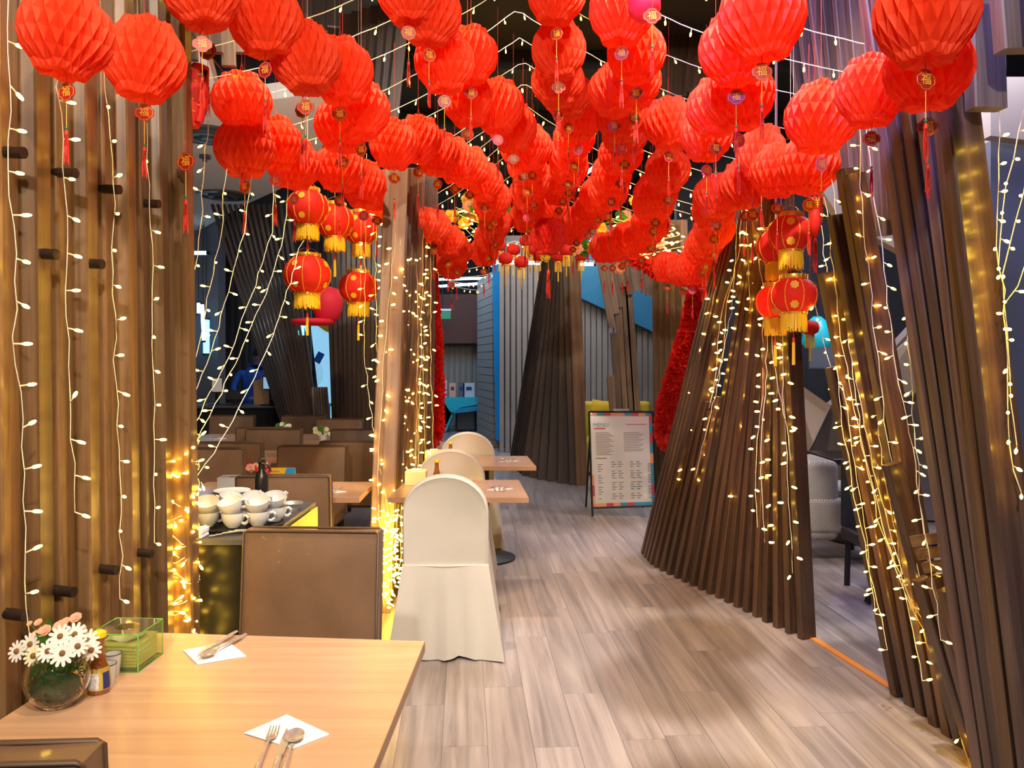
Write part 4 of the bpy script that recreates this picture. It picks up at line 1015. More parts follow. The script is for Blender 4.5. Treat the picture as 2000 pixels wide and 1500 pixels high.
# till area
d = 9.9; o0 = Vector((P(490, 0, d).x, d, 0)); t = thing('till_counter', 'black till counter at the far left below the dark slats', 'counter', o0)
obj('cabinet', MB().box((-.1, .1, .47), (2.0, .6, .94)), 'black', t); obj('counter_top', MB().rbox((-.1, .1, .955), (2.1, .7, .03), .01, seg=1), 'grey_trim', t)
def mon(label, px, py, w_, h_, rz, m_):
    p = P(px, py, d-.1); q = thing('monitor', label, 'monitor', Vector((p.x, d-.1, .97)), rz)
    hz = p.z-.97
    obj('housing', MB().rbox((0, .02, hz), (w_, .04, h_), .01, rot=None), 'black', q); obj('screen', MB().box((0, -.002, hz), (w_*.88, .008, h_*.84)), m_, q)
    obj('stand', MB().tube([(0, .03, .01), (0, .03, hz)], .025, 8), 'black', q); obj('foot', MB().box((0, .02, .006), (.2, .16, .012)), 'black', q)
mon('till screen glowing pale blue at the far left', 527, 748, .20, .17, -.3, 'screen')
mon('white back of a till screen at the far left', 424, 752, .13, .20, .2, 'napkin')
mon('dark till display left of the person in blue', 458, 772, .22, .12, .1, 'walldark')
t = thing('card_terminal', 'black rounded payment terminal right of the till screen', 'terminal', Vector((P(566, 0, d).x, d-.12, .97))); obj('body', MB().rbox((0, 0, .05), (.36, .24, .10), .04), 'black', t, smooth=50); obj('keypad', MB().box((0, -.06, .102), (.14, .08, .006)), 'grey_trim', t)
t = thing('handset', 'black telephone handset on the till counter', 'phone', Vector((P(600, 0, d).x, d-.22, .97))); obj('cradle', MB().rbox((0, 0, .03), (.18, .2, .06), .02), 'black', t, smooth=50); obj('receiver', MB().tube([(-.09, -.02, .075), (-.05, -.02, .09), (.05, -.02, .09), (.09, -.02, .075)], [.022, .014, .014, .022], 8), 'grey_trim', t, smooth=50)
t = thing('paper_bag', 'upright brown kraft paper bag beside the person in blue', 'bag', Vector((P(512, 0, d+.1).x, d+.12, .97))); obj('bag_body', MB().prism([(-.11, 0, 0), (.13, 0, 0), (.14, 0, .30), (.02, 0, .33), (-.12, 0, .29)], (0, .12, 0)), 'cardboard', t); obj('handle', MB().tube([(-.04, .06, .30), (-.03, .06, .38), (.04, .06, .38), (.05, .06, .31)], .006, 5), 'cardboard', t)
# person in blue, leaning over the counter
def person():
    J = [((0, 0, .92), .15), ((0, .0, 1.10), .135), ((.02, -.05, 1.28), .15), ((.05, -.10, 1.42), .10), ((.09, -.15, 1.49), .052), ((.115, -.18, 1.56), .078), ((.14, -.20, 1.64), .082),
         ((-.17, -.08, 1.36), .062), ((-.23, -.16, 1.16), .048), ((-.12, -.34, 1.06), .036), ((-.06, -.40, 1.045), .030),
         ((.24, -.12, 1.34), .060), ((.29, -.22, 1.15), .047), ((.17, -.38, 1.06), .036), ((.12, -.43, 1.045), .030),
         ((-.09, .02, .80), .11), ((-.10, 0, .48), .075), ((-.11, .05, .09), .05), ((-.11, -.07, .04), .04), ((.09, .02, .80), .11), ((.10, 0, .48), .075), ((.11, .05, .09), .05), ((.11, -.07, .04), .04)]
    E = [(0, 1), (1, 2), (2, 3), (3, 4), (4, 5), (5, 6), (2, 7), (7, 8), (8, 9), (9, 10), (2, 11), (11, 12), (12, 13), (13, 14), (0, 15), (15, 16), (16, 17), (17, 18), (0, 19), (19, 20), (20, 21), (21, 22)]
    me = bpy.data.meshes.new('body'); me.from_pydata([j[0] for j in J], E, []); me.materials.append(M['skin'])
    root = thing('person', 'person in a blue shirt bending over the till counter at far left', 'person', Vector((P(487, 0, d+.55).x, d+.75, 0)))
    b = link('body', me); md = b.modifiers.new('skin', 'SKIN'); sv = me.skin_vertices[0].data
    for i, j in enumerate(J): sv[i].radius = (j[1], j[1]*.85)
    sv[0].use_root = True
    b.modifiers.new('sub', 'SUBSURF').levels = 2; b.modifiers['sub'].render_levels = 2
    bm_ = bpy.data.meshes.new_from_object(b.evaluated_get(bpy.context.evaluated_depsgraph_get())); bpy.data.objects.remove(b)
    bm_.materials.clear(); bm_.materials.append(M['skin']); bm_.materials.append(M['navyshirt']); bm_.materials.append(M['walldark'])
    for p_ in bm_.polygons:
        z = p_.center.z; p_.use_smooth = True
        if z < .95: p_.material_index = 2
        elif z < 1.47 and not (z < 1.13 and p_.center.y < -.24): p_.material_index = 1
    link('body', bm_, root)
    hc = Vector((.128, -.19, 1.615))
    obj('hair', MB().lathe([(.086*math.sin(a), .005+.098*math.cos(a)) for a in [k*PI/14 for k in range(0, 9)]][::-1], 18, hc+Vector((-.006, .014, .004)), rot=Matrix.Rotation(.25, 3, 'X')), 'walldark', root, smooth=True)
    obj('nose', MB().lathe([(.012, -.02), (.016, -.012), (.004, .02)], 8, hc+Vector((.02, -.082, -.01)), rot=Matrix.Rotation(-.2, 3, 'X')), 'skin', root, smooth=True)
    for x in (-.01, .05): obj('eye', MB().lathe([(0, -.008), (.008, 0), (0, .008)], 8, hc+Vector((x, -.074, .012))), 'black', root)
    for s_ in (-1, 1): obj('ear', MB().rbox(hc+Vector((s_*.080, .01, 0)), (.016, .03, .05), .007), 'skin', root, smooth=True)
    for bx, sy_ in ((-.06, -1), (.12, 1)):
        for k in range(4): obj('finger', MB().tube([(bx-.022+k*.015, -.41, 1.048), (bx-.02+k*.016, -.45, 1.045), (bx-.018+k*.016, -.475-.006*(k in (1, 2)), 1.022)], [.009, .008, .006], 6), 'skin', root, smooth=True)
        obj('thumb', MB().tube([(bx-sy_*.03, -.40, 1.045), (bx-sy_*.05, -.43, 1.035), (bx-sy_*.045, -.45, 1.025)], [.010, .009, .007], 6), 'skin', root, smooth=True)
person()
# lit display panel between the dark trunks
t = thing('backlit_display', 'tall backlit pale blue display between two dark trunks', 'display', Vector((P(632, 0, 10.6).x, 10.6, 0))); o0 = t.location; d = 10.6
obj('panel', MB().prism([P(606, 628, d)-o0, P(648, 628, d)-o0, P(664, 824, d)-o0, P(628, 824, d)-o0], (0, .06, 0)), 'display', t)
obj('blue_tile', MB().prism([P(622, 686, d-.02)-o0, P(634, 692, d-.02)-o0, P(624, 711, d-.02)-o0, P(612, 704, d-.02)-o0], (0, .01, 0)), 'displayp', t)
obj('yellow_shape', MB().prism([P(612, 630, d-.02)-o0, P(648, 630, d-.02)-o0, P(648, 652, d-.02)-o0, P(634, 646, d-.02)-o0], (0, .01, 0)), 'mustard', t)
for r in (.05, .075, .10, .125): obj('ring_line', MB().tube([P(612, 730, d-.01)-o0+Vector((r*math.cos(a), 0, r*1.3*math.sin(a))) for a in [k*PI/10-PI/2 for k in range(11)]], .0015, 4), 'wallgrey', t)
obj('post', MB().box((P(604, 0, d).x-o0.x, .02, 1.1), (.05, .06, 2.2)), 'grey_trim', t)

# ================================================================== PAPER LANTERNS
def honey(seed, m_='paperred'):
    """honeycomb paper ball, unit half-width: diamond pits sunk between the leaf edges, flared scalloped caps"""
    r_ = random.Random(seed); N = 44; ph = r_.random()*6
    prof = [(.0, -.70), (.30, -.88), (.54, -.93), (.62, -.76), (.86, -.50), (.985, -.17), (.985, .17), (.87, .49), (.63, .72), (.56, .92), (.32, .90), (0, .72)]
    vs = []; fs = []; K = len(prof)
    for j, (r, z) in enumerate(prof):
        cap = j in (1, 2, 3, 8, 9, 10); mid = 4 <= j <= 7
        for i in range(N):
            a = 2*PI*(i)/N; rr = r; zz = z
            pit = (i+j) % 2 == 0
            sc_ = .06*math.cos(5*a+ph+(2 if z > 0 else 0)) if cap else .012*math.cos(3*a+ph)
            rr *= 1+sc_+r_.uniform(-.01, .01)
            if pit: rr *= .83 if mid else .88; zz += r_.uniform(-.012, .012)
            if cap: zz += .03*math.cos(5*a+ph)*(1 if z < 0 else -1)+(r_.uniform(-.03, .03) if not pit else 0)
            vs.append((rr*math.cos(a), rr*math.sin(a), zz))
    for j in range(K-1):
        for i in range(N):
            a, b, c, d = j*N+i, j*N+(i+1) % N, (j+1)*N+(i+1) % N, (j+1)*N+i
            # split every quad along the diagonal joining its two outer corners, so pits become pyramids
            if (i+j) % 2 == 0: fs += [(a, b, d), (b, c, d)]
            else: fs += [(a, b, c), (a, c, d)]
    mb = MB(); mb.add([Vector(v)*.14 for v in vs], fs); return mb.mesh('paper_ball', m_)
BALL = [honey(s_) for s_ in range(5)]
FU = text_mesh('福', .034, 'goldprint', .0006)
XI = text_mesh('祥', .034, 'goldprint', .0006)
def card(shape, m_):
    mb = MB(); n = 40; pts = []
    for k in range(n):
        a = 2*PI*k/n
        r = {0: .029*(1+.10*abs(math.cos(4*a))), 1: .031*(1+.14*math.cos(2*a)**2-.05*math.cos(8*a)), 2: .030}[shape]
        pts.append(Vector((r*math.cos(a), 0, r*math.sin(a)*(.86 if shape == 1 else 1))))
    mb.prism([p+Vector((0, .001, 0)) for p in pts], (0, -.002, 0), 0)
    ring = [p*.86+Vector((0, -.0016, 0)) for p in pts]+[(pts[0]*.86+Vector((0, -.0016, 0)))]
    mb.tube(ring, .0007, 4, 1); return mb.mesh('medallion', [m_, 'goldprint'], False)
CARD = {0: card(0, 'medred'), 1: card(1, 'medred'), 2: card(0, 'medcrim'), 3: card(1, 'medcrim'), 4: card(2, 'medpink')}
def tassel_mesh():
    mb = MB(); r_ = random.Random(5)
    mb.lathe([(.003, .0), (.0065, -.008), (.0055, -.016)], 8)
    for k in range(14):
        a = k*2*PI/14; r = .0055; mb.tube([(r*math.cos(a)*.7, r*math.sin(a)*.7, -.012), (r*1.1*math.cos(a), r*1.1*math.sin(a), -.05), (r*math.cos(a)+r_.uniform(-.004, .004), r*math.sin(a), -.082-r_.uniform(0, .03))], .0011, 3)
    return mb.mesh('tassel', 'tassel', 60)
TAS = tassel_mesh()
BEAD = MB().lathe([(0, .006), (.0045, .003), (.0045, -.003), (0, -.006)], 8).mesh('bead', 'bead', True)
CORD = MB().tube([(0, 0, 0), (0, 0, -.090)], .0013, 4).mesh('pendant_cord', 'cordgold')
UPC = (MB().tube([(-.012, 0, .122), (0, 0, .175)], .0008, 3).tube([(.012, 0, .122), (0, 0, .175)], .0008, 3).tube([(0, 0, .17), (0, 0, .55)], .0006, 3)).mesh('hanging_loop', 'tassel')
LOC = MB().tube([(-.004, 0, 0), (0, 0, -.038)], .0009, 3).tube([(.004, 0, 0), (0, 0, -.038)], .0009, 3).mesh('hanging_loop', 'tassel')
def pendant(parent, top, shape, yaw, sc_=1, txt=True):
    """medallion on a cord with bead and tassel, hanging from point top (parent space)"""
    m = Matrix.Translation(top) @ Matrix.Rotation(yaw, 4, 'Z') @ Matrix.Scale(sc_, 4)
    link('loop', LOC, parent, mtx=m)
    c = link('medallion', CARD[shape], parent, mtx=m @ Matrix.Translation((0, 0, -.066)))
    if txt: link('lettering', FU if shape != 9 else XI, c, mtx=Matrix.Translation((0, -.0022, 0)) @ Matrix.Rotation(PI/2, 4, 'X'))
    link('pendant_cord', CORD, parent, mtx=m @ Matrix.Translation((0, 0, -.094)))
    link('bead', BEAD, parent, mtx=m @ Matrix.Translation((0, 0, -.178)))
    link('tassel', TAS, parent, mtx=m @ Matrix.Translation((0, 0, -.184)))
rl = random.Random(11)
SIZES = {}
def lantern(p, label, group, ball, wpx):
    t = thing('paper_lantern', label, 'lantern', p, 0, group)
    sx = 1+rl.uniform(-.05, .05); sz = 1+rl.uniform(-.07, .07); tl = rl.uniform(-.13, .13)
    m = Matrix.Rotation(rl.uniform(0, 6.28), 4, 'Z'); m = Matrix.Rotation(tl, 4, 'Y') @ Matrix.Rotation(rl.uniform(-.1, .1), 4, 'X') @ m @ Matrix.Diagonal((sx, sx, sz, 1))
    link('paper_ball', BALL[ball], t, mtx=m)
    link('hanging_loop', UPC, t)
    pendant(t, Vector((0, 0, -.118)), rl.choice([0, 0, 1, 1, 1, 2, 3, 4] if wpx < 140 else [1, 1, 3, 2]), rl.uniform(-.5, .5), 1.0)
    return t
DW = 434.0
ROWS = [
 ('far left front pair', [(130, 65, 175, 1.80), (282, 117, 157, 2.18)], []),
 ('second row from the left', [(395, -14, 152, 2.62), (518, 38, 150), (597, 115, 143), (664, 139, 128), (706, 215, 118), (669, 243, 112), (770, 282, 101), (817, 273, 97)],
  [(838, 301, 92), (901, 315, 84), (950, 364, 76), (965, 400, 70), (965, 445, 66), (950, 487, 61)]),
 ('row over the gold-trimmed lanterns', [(472, 198, 119), (478, 288, 117), (538, 280, 110), (575, 321, 104), (663, 328, 99)],
  [(705, 364, 92), (742, 371, 87), (775, 400, 82), (810, 430, 76), (852, 441, 71), (876, 460, 68), (885, 490, 65), (888, 522, 62)]),
 ('row left of the centre row', [(798, -22, 131), (838, 24, 127), (868, 120, 119), (920, 108, 112)],
  [(916, 185, 107), (950, 192, 102), (985, 230, 96), (1003, 278, 90), (1032, 290, 84), (1037, 340, 77), (1028, 380, 71), (1025, 425, 66)]),
 ('centre row', [(1087, -12, 119)],
  [(1088, 40, 116), (1084, 95, 111), (1082, 145, 106), (1115, 180, 99), (1132, 225, 93), (1120, 285, 85), (1108, 330, 78), (1092, 365, 72), (1074, 405, 65)]),
 ('row right of the centre row', [(1214, 18, 131), (1243, 103, 121), (1238, 158, 113)],
  [(1204, 175, 107), (1200, 215, 101), (1214, 255, 94), (1214, 315, 86), (1192, 360, 79), (1160, 395, 72), (1134, 428, 66), (1118, 447, 62)]),
 ('second row from the right', [(1488, 32, 165), (1438, 95, 144), (1443, 186, 133), (1398, 210, 121), (1380, 262, 109), (1306, 240, 101)],
  [(1340, 272, 101), (1297, 322, 94), (1292, 365, 87), (1277, 405, 80), (1262, 445, 75), (1235, 470, 70), (1205, 482, 65), (1185, 482, 61)]),
 ('rightmost row', [(1808, 25, 200, 1.93), (1812, 135, 172, 2.12), (1702, 178, 141, 2.48), (1604, 230, 138), (1580, 322, 120), (1518, 334, 111), (1487, 298, 101)],
  [(1450, 352, 97), (1410, 380, 90), (1398, 430, 82), (1376, 475, 75), (1386, 522, 70), (1345, 527, 66), (1305, 522, 62)]),
]
LP = []
for name, ex, tail in ROWS:
    pts = [P(e[0], e[1], e[3] if len(e) > 3 else DW/e[2]) for e in ex]; ws = [e[2] for e in ex]; sc = [e[2]*e[3]/DW if len(e) > 3 else 1 for e in ex]
    if tail:
        tp = [P(x, y, DW/w_) for x, y, w_ in ([ex[-1][:3]]+tail)]
        n = max(2, int(length(tp)/.275)+1); rs = [q+Vector((rl.uniform(-.035, .035), 0, rl.uniform(-.03, .03))) for q in resample(tp, n)[1:]]
        pts += rs; ws += [DW/q.y for q in rs]; sc += [1]*len(rs)
    for i, (p, w_, k_) in enumerate(zip(pts, ws, sc)):
        if k_ < 1 or all((p-q).length > (.13 if i < len(ex) else .235) for q in LP):
            LP.append(p)
            lantern(p, 'red honeycomb paper lantern, %s from the front in the %s' % (nth(i), name), 'red paper lanterns overhead', (i*3+len(name)) % 5, w_).scale = (k_, k_, k_)
# dark red closing ball over the walkway
dk = honey(9, 'paperdeep'); p = P(1071, 462, 6.0)
t = thing('paper_lantern', 'darker red round lantern alone at the far end of the centre row', 'lantern', p); link('paper_ball', dk, t, mtx=Matrix.Diagonal((1, 1, 1.02, 1))); link('hanging_loop', UPC, t)
link('tassel', TAS, t, mtx=Matrix.Translation((0, 0, -.25)) @ Matrix.Scale(2, 4)); link('pendant_cord', CORD, t, mtx=Matrix.Translation((0, 0, -.125)) @ Matrix.Diagonal((1, 1, 1.4, 1)))
# free pendants
for px, py, d, sh, lab in [(363, 275, 2.75, 1, 'gold-lettered medallion hanging alone before the white ceiling at left'), (591, 180, 3.3, 2, 'small medallion hanging between the second and third lanterns at upper left'), (1470, 392, 4.1, 1, 'small medallion hanging just left of the right gold-trimmed lanterns'),
                           (1808, 226, 2.6, 1, 'medallion hanging under the large lanterns at the right'), (42, 20, 2.3, 0, 'tassel pendant at the upper left corner'), (406, 62, 3.0, 0, 'slim pendant beside the red firecracker roll'), (1590, 372, 4.0, 1, 'medallion above the red pouch at right')]:
    t = thing('medallion_pendant', lab, 'ornament', P(px, py, d)); link('cord', MB().tube([(0, 0, 0), (0, 0, 4.39-t.location.z)], .0007, 3).mesh('cord', 'tassel'), t); pendant(t, Vector((0, 0, 0)), sh, rl.uniform(-.4, .4), 1.1)
# firecracker roll
t = thing('firecracker_roll', 'rolled red firecracker ornament hanging before the white ceiling at left', 'ornament', P(386, 188, 2.9)); 
obj('roll', MB().tube([(.012, 0, .112), (0, 0, .06), (-.006, 0, 0), (-.016, 0, -.06), (-.024, 0, -.112)], [.030, .040, .043, .041, .028], 14), 'silk', t, smooth=50)
obj('rolled_end', MB().tube([(.030, -.02, .085), (.036, -.02, .0), (.012, -.02, -.10)], [.014, .016, .016], 10), 'paperdeep', t, smooth=50)
mb = MB()
for k in range(9): mb.tube([(.026*math.sin(k*1.3)-.01, -.040, .09-k*.022), (.026*math.sin(k*1.3)-.002, -.042, .084-k*.022)], .0018, 4)
obj('gold_marks', mb, 'goldprint', t); obj('cord', MB().tube([(.012, 0, .11), (.004, 0, .26)], .0014, 4), 'tassel', t)
t = thing('silk_pouch', 'pink and red silk pouch ornament tucked over the top lantern right of centre', 'ornament', P(1262, 8, 3.0))
obj('pouch', MB().lathe([(0, -.07), (.04, -.06), (.062, -.02), (.055, .02), (.03, .05), (.036, .07)], 18, rot=Matrix.Rotation(.7, 3, 'Y')), 'silkpink', t, smooth=True); pendant(t, Vector((.01, -.07, -.01)), 1, 0, 1.0)
t = thing('silk_pouch', 'long red lettered pendant right of the gold-trimmed lanterns', 'ornament', P(1592, 398, 3.95)); 
obj('plaque', MB().rbox((0, 0, 0), (.075, .012, .07), .01), 'medred', t); q = link('lettering', XI, t, mtx=Matrix.Translation((0, -.008, 0)) @ Matrix.Rotation(PI/2, 4, 'X') @ Matrix.Scale(1.5, 4)); obj('pouch', MB().lathe([(0, -.17), (.02, -.15), (.03, -.10), (.024, -.04), (.016, -.03)], 10), 'silk', t, smooth=True)
link('tassel', TAS, t, mtx=Matrix.Translation((0, 0, -.17)) @ Matrix.Scale(1.6, 4)); link('cord', MB().tube([(0, 0, .03), (0, 0, 4.39-t.location.z)], .0008, 3).mesh('cord', 'tassel'), t)

# ---- gold-trimmed palace lanterns
def palace(label, p, wpx_r, hr=.125, m_='silk', grp='gold-trimmed red lanterns'):
    t = thing('palace_lantern', label, 'lantern', p, rl.uniform(0, .5), grp); r = wpx_r
    mb = MB(); n = 36; rows = 26; prof = []
    for j in range(rows+1):
        a = PI*(.145+.71*j/rows); f = 1 if j % 2 else .985
        prof.append((r*math.sin(a)**.85*f, -hr*math.cos(a)/math.cos(PI*.145)))
    mb.lathe(prof, n, cap=True); obj('shade', mb, m_, t, smooth=35)
    top, rt = hr, prof[-1][0]
    for k in range(8):
        a = 2*PI*k/8; pts = [Vector((q[0]*1.012*math.cos(a), q[0]*1.012*math.sin(a), q[1])) for q in prof[::3]]
        obj('gold_seam', MB().tube(pts, .0024, 4), 'goldprint', t)
    def ring(z0, z1, rr, nm):
        mb = MB(); mb.lathe([(rr*.92, z0), (rr, z0), (rr*1.04, (z0+z1)/2), (rr, z1), (rr*.92, z1)], 28, cap=False)
        for k in range(14): a = 2*PI*k/14; mb.box((rr*1.03*math.cos(a), rr*1.03*math.sin(a), (z0+z1)/2), (.006, .010, abs(z1-z0)*.9), rotz(a))
        obj(nm, mb, 'gold', t, smooth=30)
    ring(top-.002, top+.022, rt*1.12, 'top_ring'); ring(-top-.012, -top+.002, rt*1.10, 'bottom_ring')
    mb = MB(); r2 = random.Random(4); n = 60
    for layer in range(2):
        for k in range(n):
            a = 2*PI*k/n; rr = rt*(1.10-.06*layer); L_ = .085+r2.uniform(-.018, .012); w_ = 2*PI*rr/n*.46
            c = Vector((rr*math.cos(a), rr*math.sin(a), -top-.008)); s_ = Vector((-math.sin(a), math.cos(a), 0))*w_; o_ = Vector((math.cos(a), math.sin(a), 0))*.0012
            e = c+Vector((r2.uniform(-.004, .004), r2.uniform(-.003, .003), -L_))
            mb.add([c-s_, c+s_, e+s_*.8, e-s_*.8, c-s_-o_, c+s_-o_, e+s_*.8-o_, e-s_*.8-o_], [(0, 3, 2, 1), (4, 5, 6, 7), (0, 4, 7, 3), (1, 2, 6, 5)])
    stuff(obj('fringe', mb, 'fringe', t))
    for k in range(4):
        for z, s_ in ((hr*.55, 1), (-hr*.6, 1)):
            a = 2*PI*(k+.5)/4+.4; rr = r*math.sin(math.acos(max(-1, min(1, z*math.cos(PI*.145)/hr))))**.85*1.02
            mb = MB(); nn = Vector((math.cos(a), math.sin(a), z*6)).normalized(); c = Vector((rr*math.cos(a), rr*math.sin(a), z))
            u = nn.orthogonal().normalized(); v = nn.cross(u)
            for q in range(7):
                b = 2*PI*q/7; cc = c+(u*math.cos(b)+v*math.sin(b))*.014; mb.add([cc+(u*math.cos(g)+v*math.sin(g))*.008+nn*.002 for g in [x*PI/3 for x in range(6)]], [(0, 1, 2, 3, 4, 5)])
            mb.add([c+(u*math.cos(g)+v*math.sin(g))*.009+nn*.004 for g in [x*PI/3 for x in range(6)]], [(0, 1, 2, 3, 4, 5)])
            obj('gold_flower', mb, 'goldprint', t)
    obj('handle', MB().tube([(-rt, 0, top+.02), (-rt*.5, 0, top+.05), (0, 0, top+.06), (rt*.5, 0, top+.05), (rt, 0, top+.02)], .0016, 4), 'gold', t)
    mb = MB(); mb.tube([(0, 0, -top), (0, 0, -top-.13)], .002, 4); obj('tassel_cord', mb, 'tassel', t)
    mb = MB(); mb.lathe([(.007, -top-.13), (.008, -top-.155)], 8, m=1)
    for k in range(8): a = k*PI/4; mb.tube([(.005*math.cos(a), .005*math.sin(a), -top-.15), (.006*math.cos(a), .006*math.sin(a), -top-.27)], .0028, 4, 0)
    obj('tassel', mb, ['fringe', 'tassel'], t)
    obj('cord', MB().tube([(0, 0, top+.06), (0, 0, 4.39-p.z)], .0009, 4), 'wire', t)
    return t
pal = [('gold-trimmed red lantern at the upper left of the left cluster', 601, 406, 5.0, .128), ('gold-trimmed red lantern in the middle of the left cluster, partly hidden', 654, 432, 5.35, .128), ('gold-trimmed red lantern at the upper right of the left cluster', 705, 446, 5.6, .120),
       ('largest gold-trimmed red lantern, lower left of the left cluster', 600, 537, 5.05, .148), ('gold-trimmed red lantern, lower right of the left cluster', 700, 562, 5.65, .138),
       ('gold-trimmed red lantern at the top of the right cluster, the front one', 1544, 456, 4.05, .112), ('gold-trimmed red lantern behind the top one of the right cluster', 1516, 482, 4.4, .108),
       ('gold-trimmed red lantern at the bottom of the right cluster, the front one', 1550, 577, 4.05, .118), ('gold-trimmed red lantern behind the bottom one of the right cluster', 1514, 590, 4.4, .108)]
for i, (lab, px, py, d, r) in enumerate(pal): palace(lab, P(px, py, d), r, (.105 if i != 3 else .115) if i < 5 else .085)
t = thing('round_lantern', 'pink-red glowing ring lantern behind the large gold-trimmed lantern', 'lantern', P(640, 592, 7.2)); obj('shade', MB().lathe([(.02, -.17), (.10, -.15), (.13, -.06), (.14, .02), (.11, .12), (.03, .15)], 20), 'silkpink', t, smooth=True); obj('brim', MB().lathe([(.16, -.20), (.20, -.18), (.20, -.15), (.10, -.14)], 20, (-.13, 0, 0)), 'silkpink', t, smooth=True); obj('cord', MB().tube([(0, 0, .15), (0, 0, 4.4-t.location.z)], .003, 4), 'blackm', t)
# small lanterns far down the row
def mini(p, label, m_='paperdeep'):
    t = thing('small_lantern', label, 'lantern', p, 0, 'small lanterns with yellow-green tassels'); r = .07
    obj('shade', MB().lathe([(.03, -.055), (.062, -.035), (r, 0), (.062, .035), (.03, .055)], 14), m_, t, smooth=50)
    obj('gold_ring', MB().lathe([(.034, -.07), (.034, -.055), (.028, -.055)], 12), 'gold', t)
    mb = MB(); 
    for k in range(12): a = k*PI/6; mb.tube([(.03*math.cos(a), .03*math.sin(a), -.065), (.032*math.cos(a), .032*math.sin(a), -.16)], .004, 3)
    obj('fringe', mb, 'fringe', t); obj('tassel', MB().tube([(0, 0, -.16), (0, 0, -.26)], .007, 5), 'fringe', t); obj('cord', MB().tube([(0, 0, .05), (0, 0, 4.39-p.z)], .0012, 3), 'tassel', t)
for i, (px, py, d) in enumerate([(987, 505, 7.4), (1003, 488, 7.9), (1018, 512, 7.6), (1035, 487, 8.2), (1028, 470, 7.7), (1050, 500, 8.4), (1090, 500, 8.0), (1106, 488, 7.7), (1118, 470, 8.3), (975, 480, 8.1), (855, 500, 7.3), (850, 520, 7.8), (1582, 640, 6.2), (1135, 500, 8.6)]):
    mini(P(px, py, d), 'small red lantern with yellow fringe at the far end, %s from the left' % nth([3, 4, 5, 7, 6, 8, 9, 10, 11, 2, 1, 0, 13, 12][i]))

# ---- orange blossoms and red tinsel garlands
def garland(label, pts, r0, r1, m_, n, ln=.05, parts='tinsel', seed=1):
    o0 = Vector(pts[0]); t = thing('tinsel_garland', label, 'garland', o0); R3 = random.Random(seed); mb = MB(); q = resample(pts, 60)
    for k in range(n):
        f = R3.random(); i = min(58, int(f*59)); c = lerp(q[i], q[i+1], R3.random())-o0; env = lerp(r0, r1, f)*(1 if .03 < f < .95 else .6)
        d = Vector((R3.gauss(0, 1), R3.gauss(0, 1), R3.gauss(0, .8))).normalized(); s_ = d.cross(Vector((R3.random(), R3.random(), R3.random()))).normalized()*.010
        a = c+d*env*.55; b = c+d*env*(1+R3.uniform(-.15, .15)); mb.add([a-s_, a+s_, b+s_*1.2, b-s_*1.2], [(0, 1, 2, 3)])
    stuff(obj(parts, mb, m_, t)); obj('core', MB().tube([p-o0 for p in q], [lerp(r0, r1, i/59)*.62 for i in range(60)], 10), m_, t, smooth=True)
    return t
garland('thick red tinsel garland falling diagonally behind the menu stand', [P(1366, 560, 7.1), P(1350, 640, 7.2), P(1322, 740, 7.3), P(1306, 800, 7.4), P(1303, 868, 7.4)], .10, .13, 'paperdeep', 5200)
garland('thick red tinsel garland hanging straight behind the lit trunk', [P(838, 520, 7.0), P(843, 620, 7.0), P(846, 740, 7.0), P(841, 870, 7.0)], .07, .125, 'paperdeep', 5200, seed=2)
garland('dark red tinsel swag above the menu stand joining the lantern rows', [P(1225, 492, 7.9), P(1255, 512, 7.8), P(1290, 532, 7.7), P(1360, 545, 7.3), P(1385, 560, 7.2)], .09, .09, 'paperdeep', 2600, seed=3)
def blossoms(label, cx, cy, d, sx, sy, n, seed):
    t = thing('blossom_garland', label, 'garland', P(cx, cy, d)); R3 = random.Random(seed)
    for k in range(n):
        c = Vector((R3.gauss(0, sx), R3.gauss(0, .08), R3.gauss(0, sy))); mb = MB(); petals(mb, c, Vector((R3.uniform(-.6, .6), -1, R3.uniform(-.3, .5))), .065, 6, .028, 0, .4, 2)
        obj('blossom' if k % 4 else 'leaf', mb, ['inkorange', 'goldprint', 'mustard', 'leaf'][3 if k % 4 == 0 else k % 3], t)
    obj('twig', MB().tube([(-sx*2, 0, 0), (0, 0, .03), (sx*2, 0, 0)], .01, 5), 'leaf', t)
blossoms('orange and yellow blossom garland glowing left of the centre row end', 925, 425, 7.9, .16, .14, 22, 1)
blossoms('orange and yellow blossom garland glowing right of the centre row end', 1218, 438, 8.0, .16, .12, 22, 2)
blossoms('yellow blossom garland with green leaves right of the dark red ball', 1140, 478, 7.9, .16, .05, 14, 3)

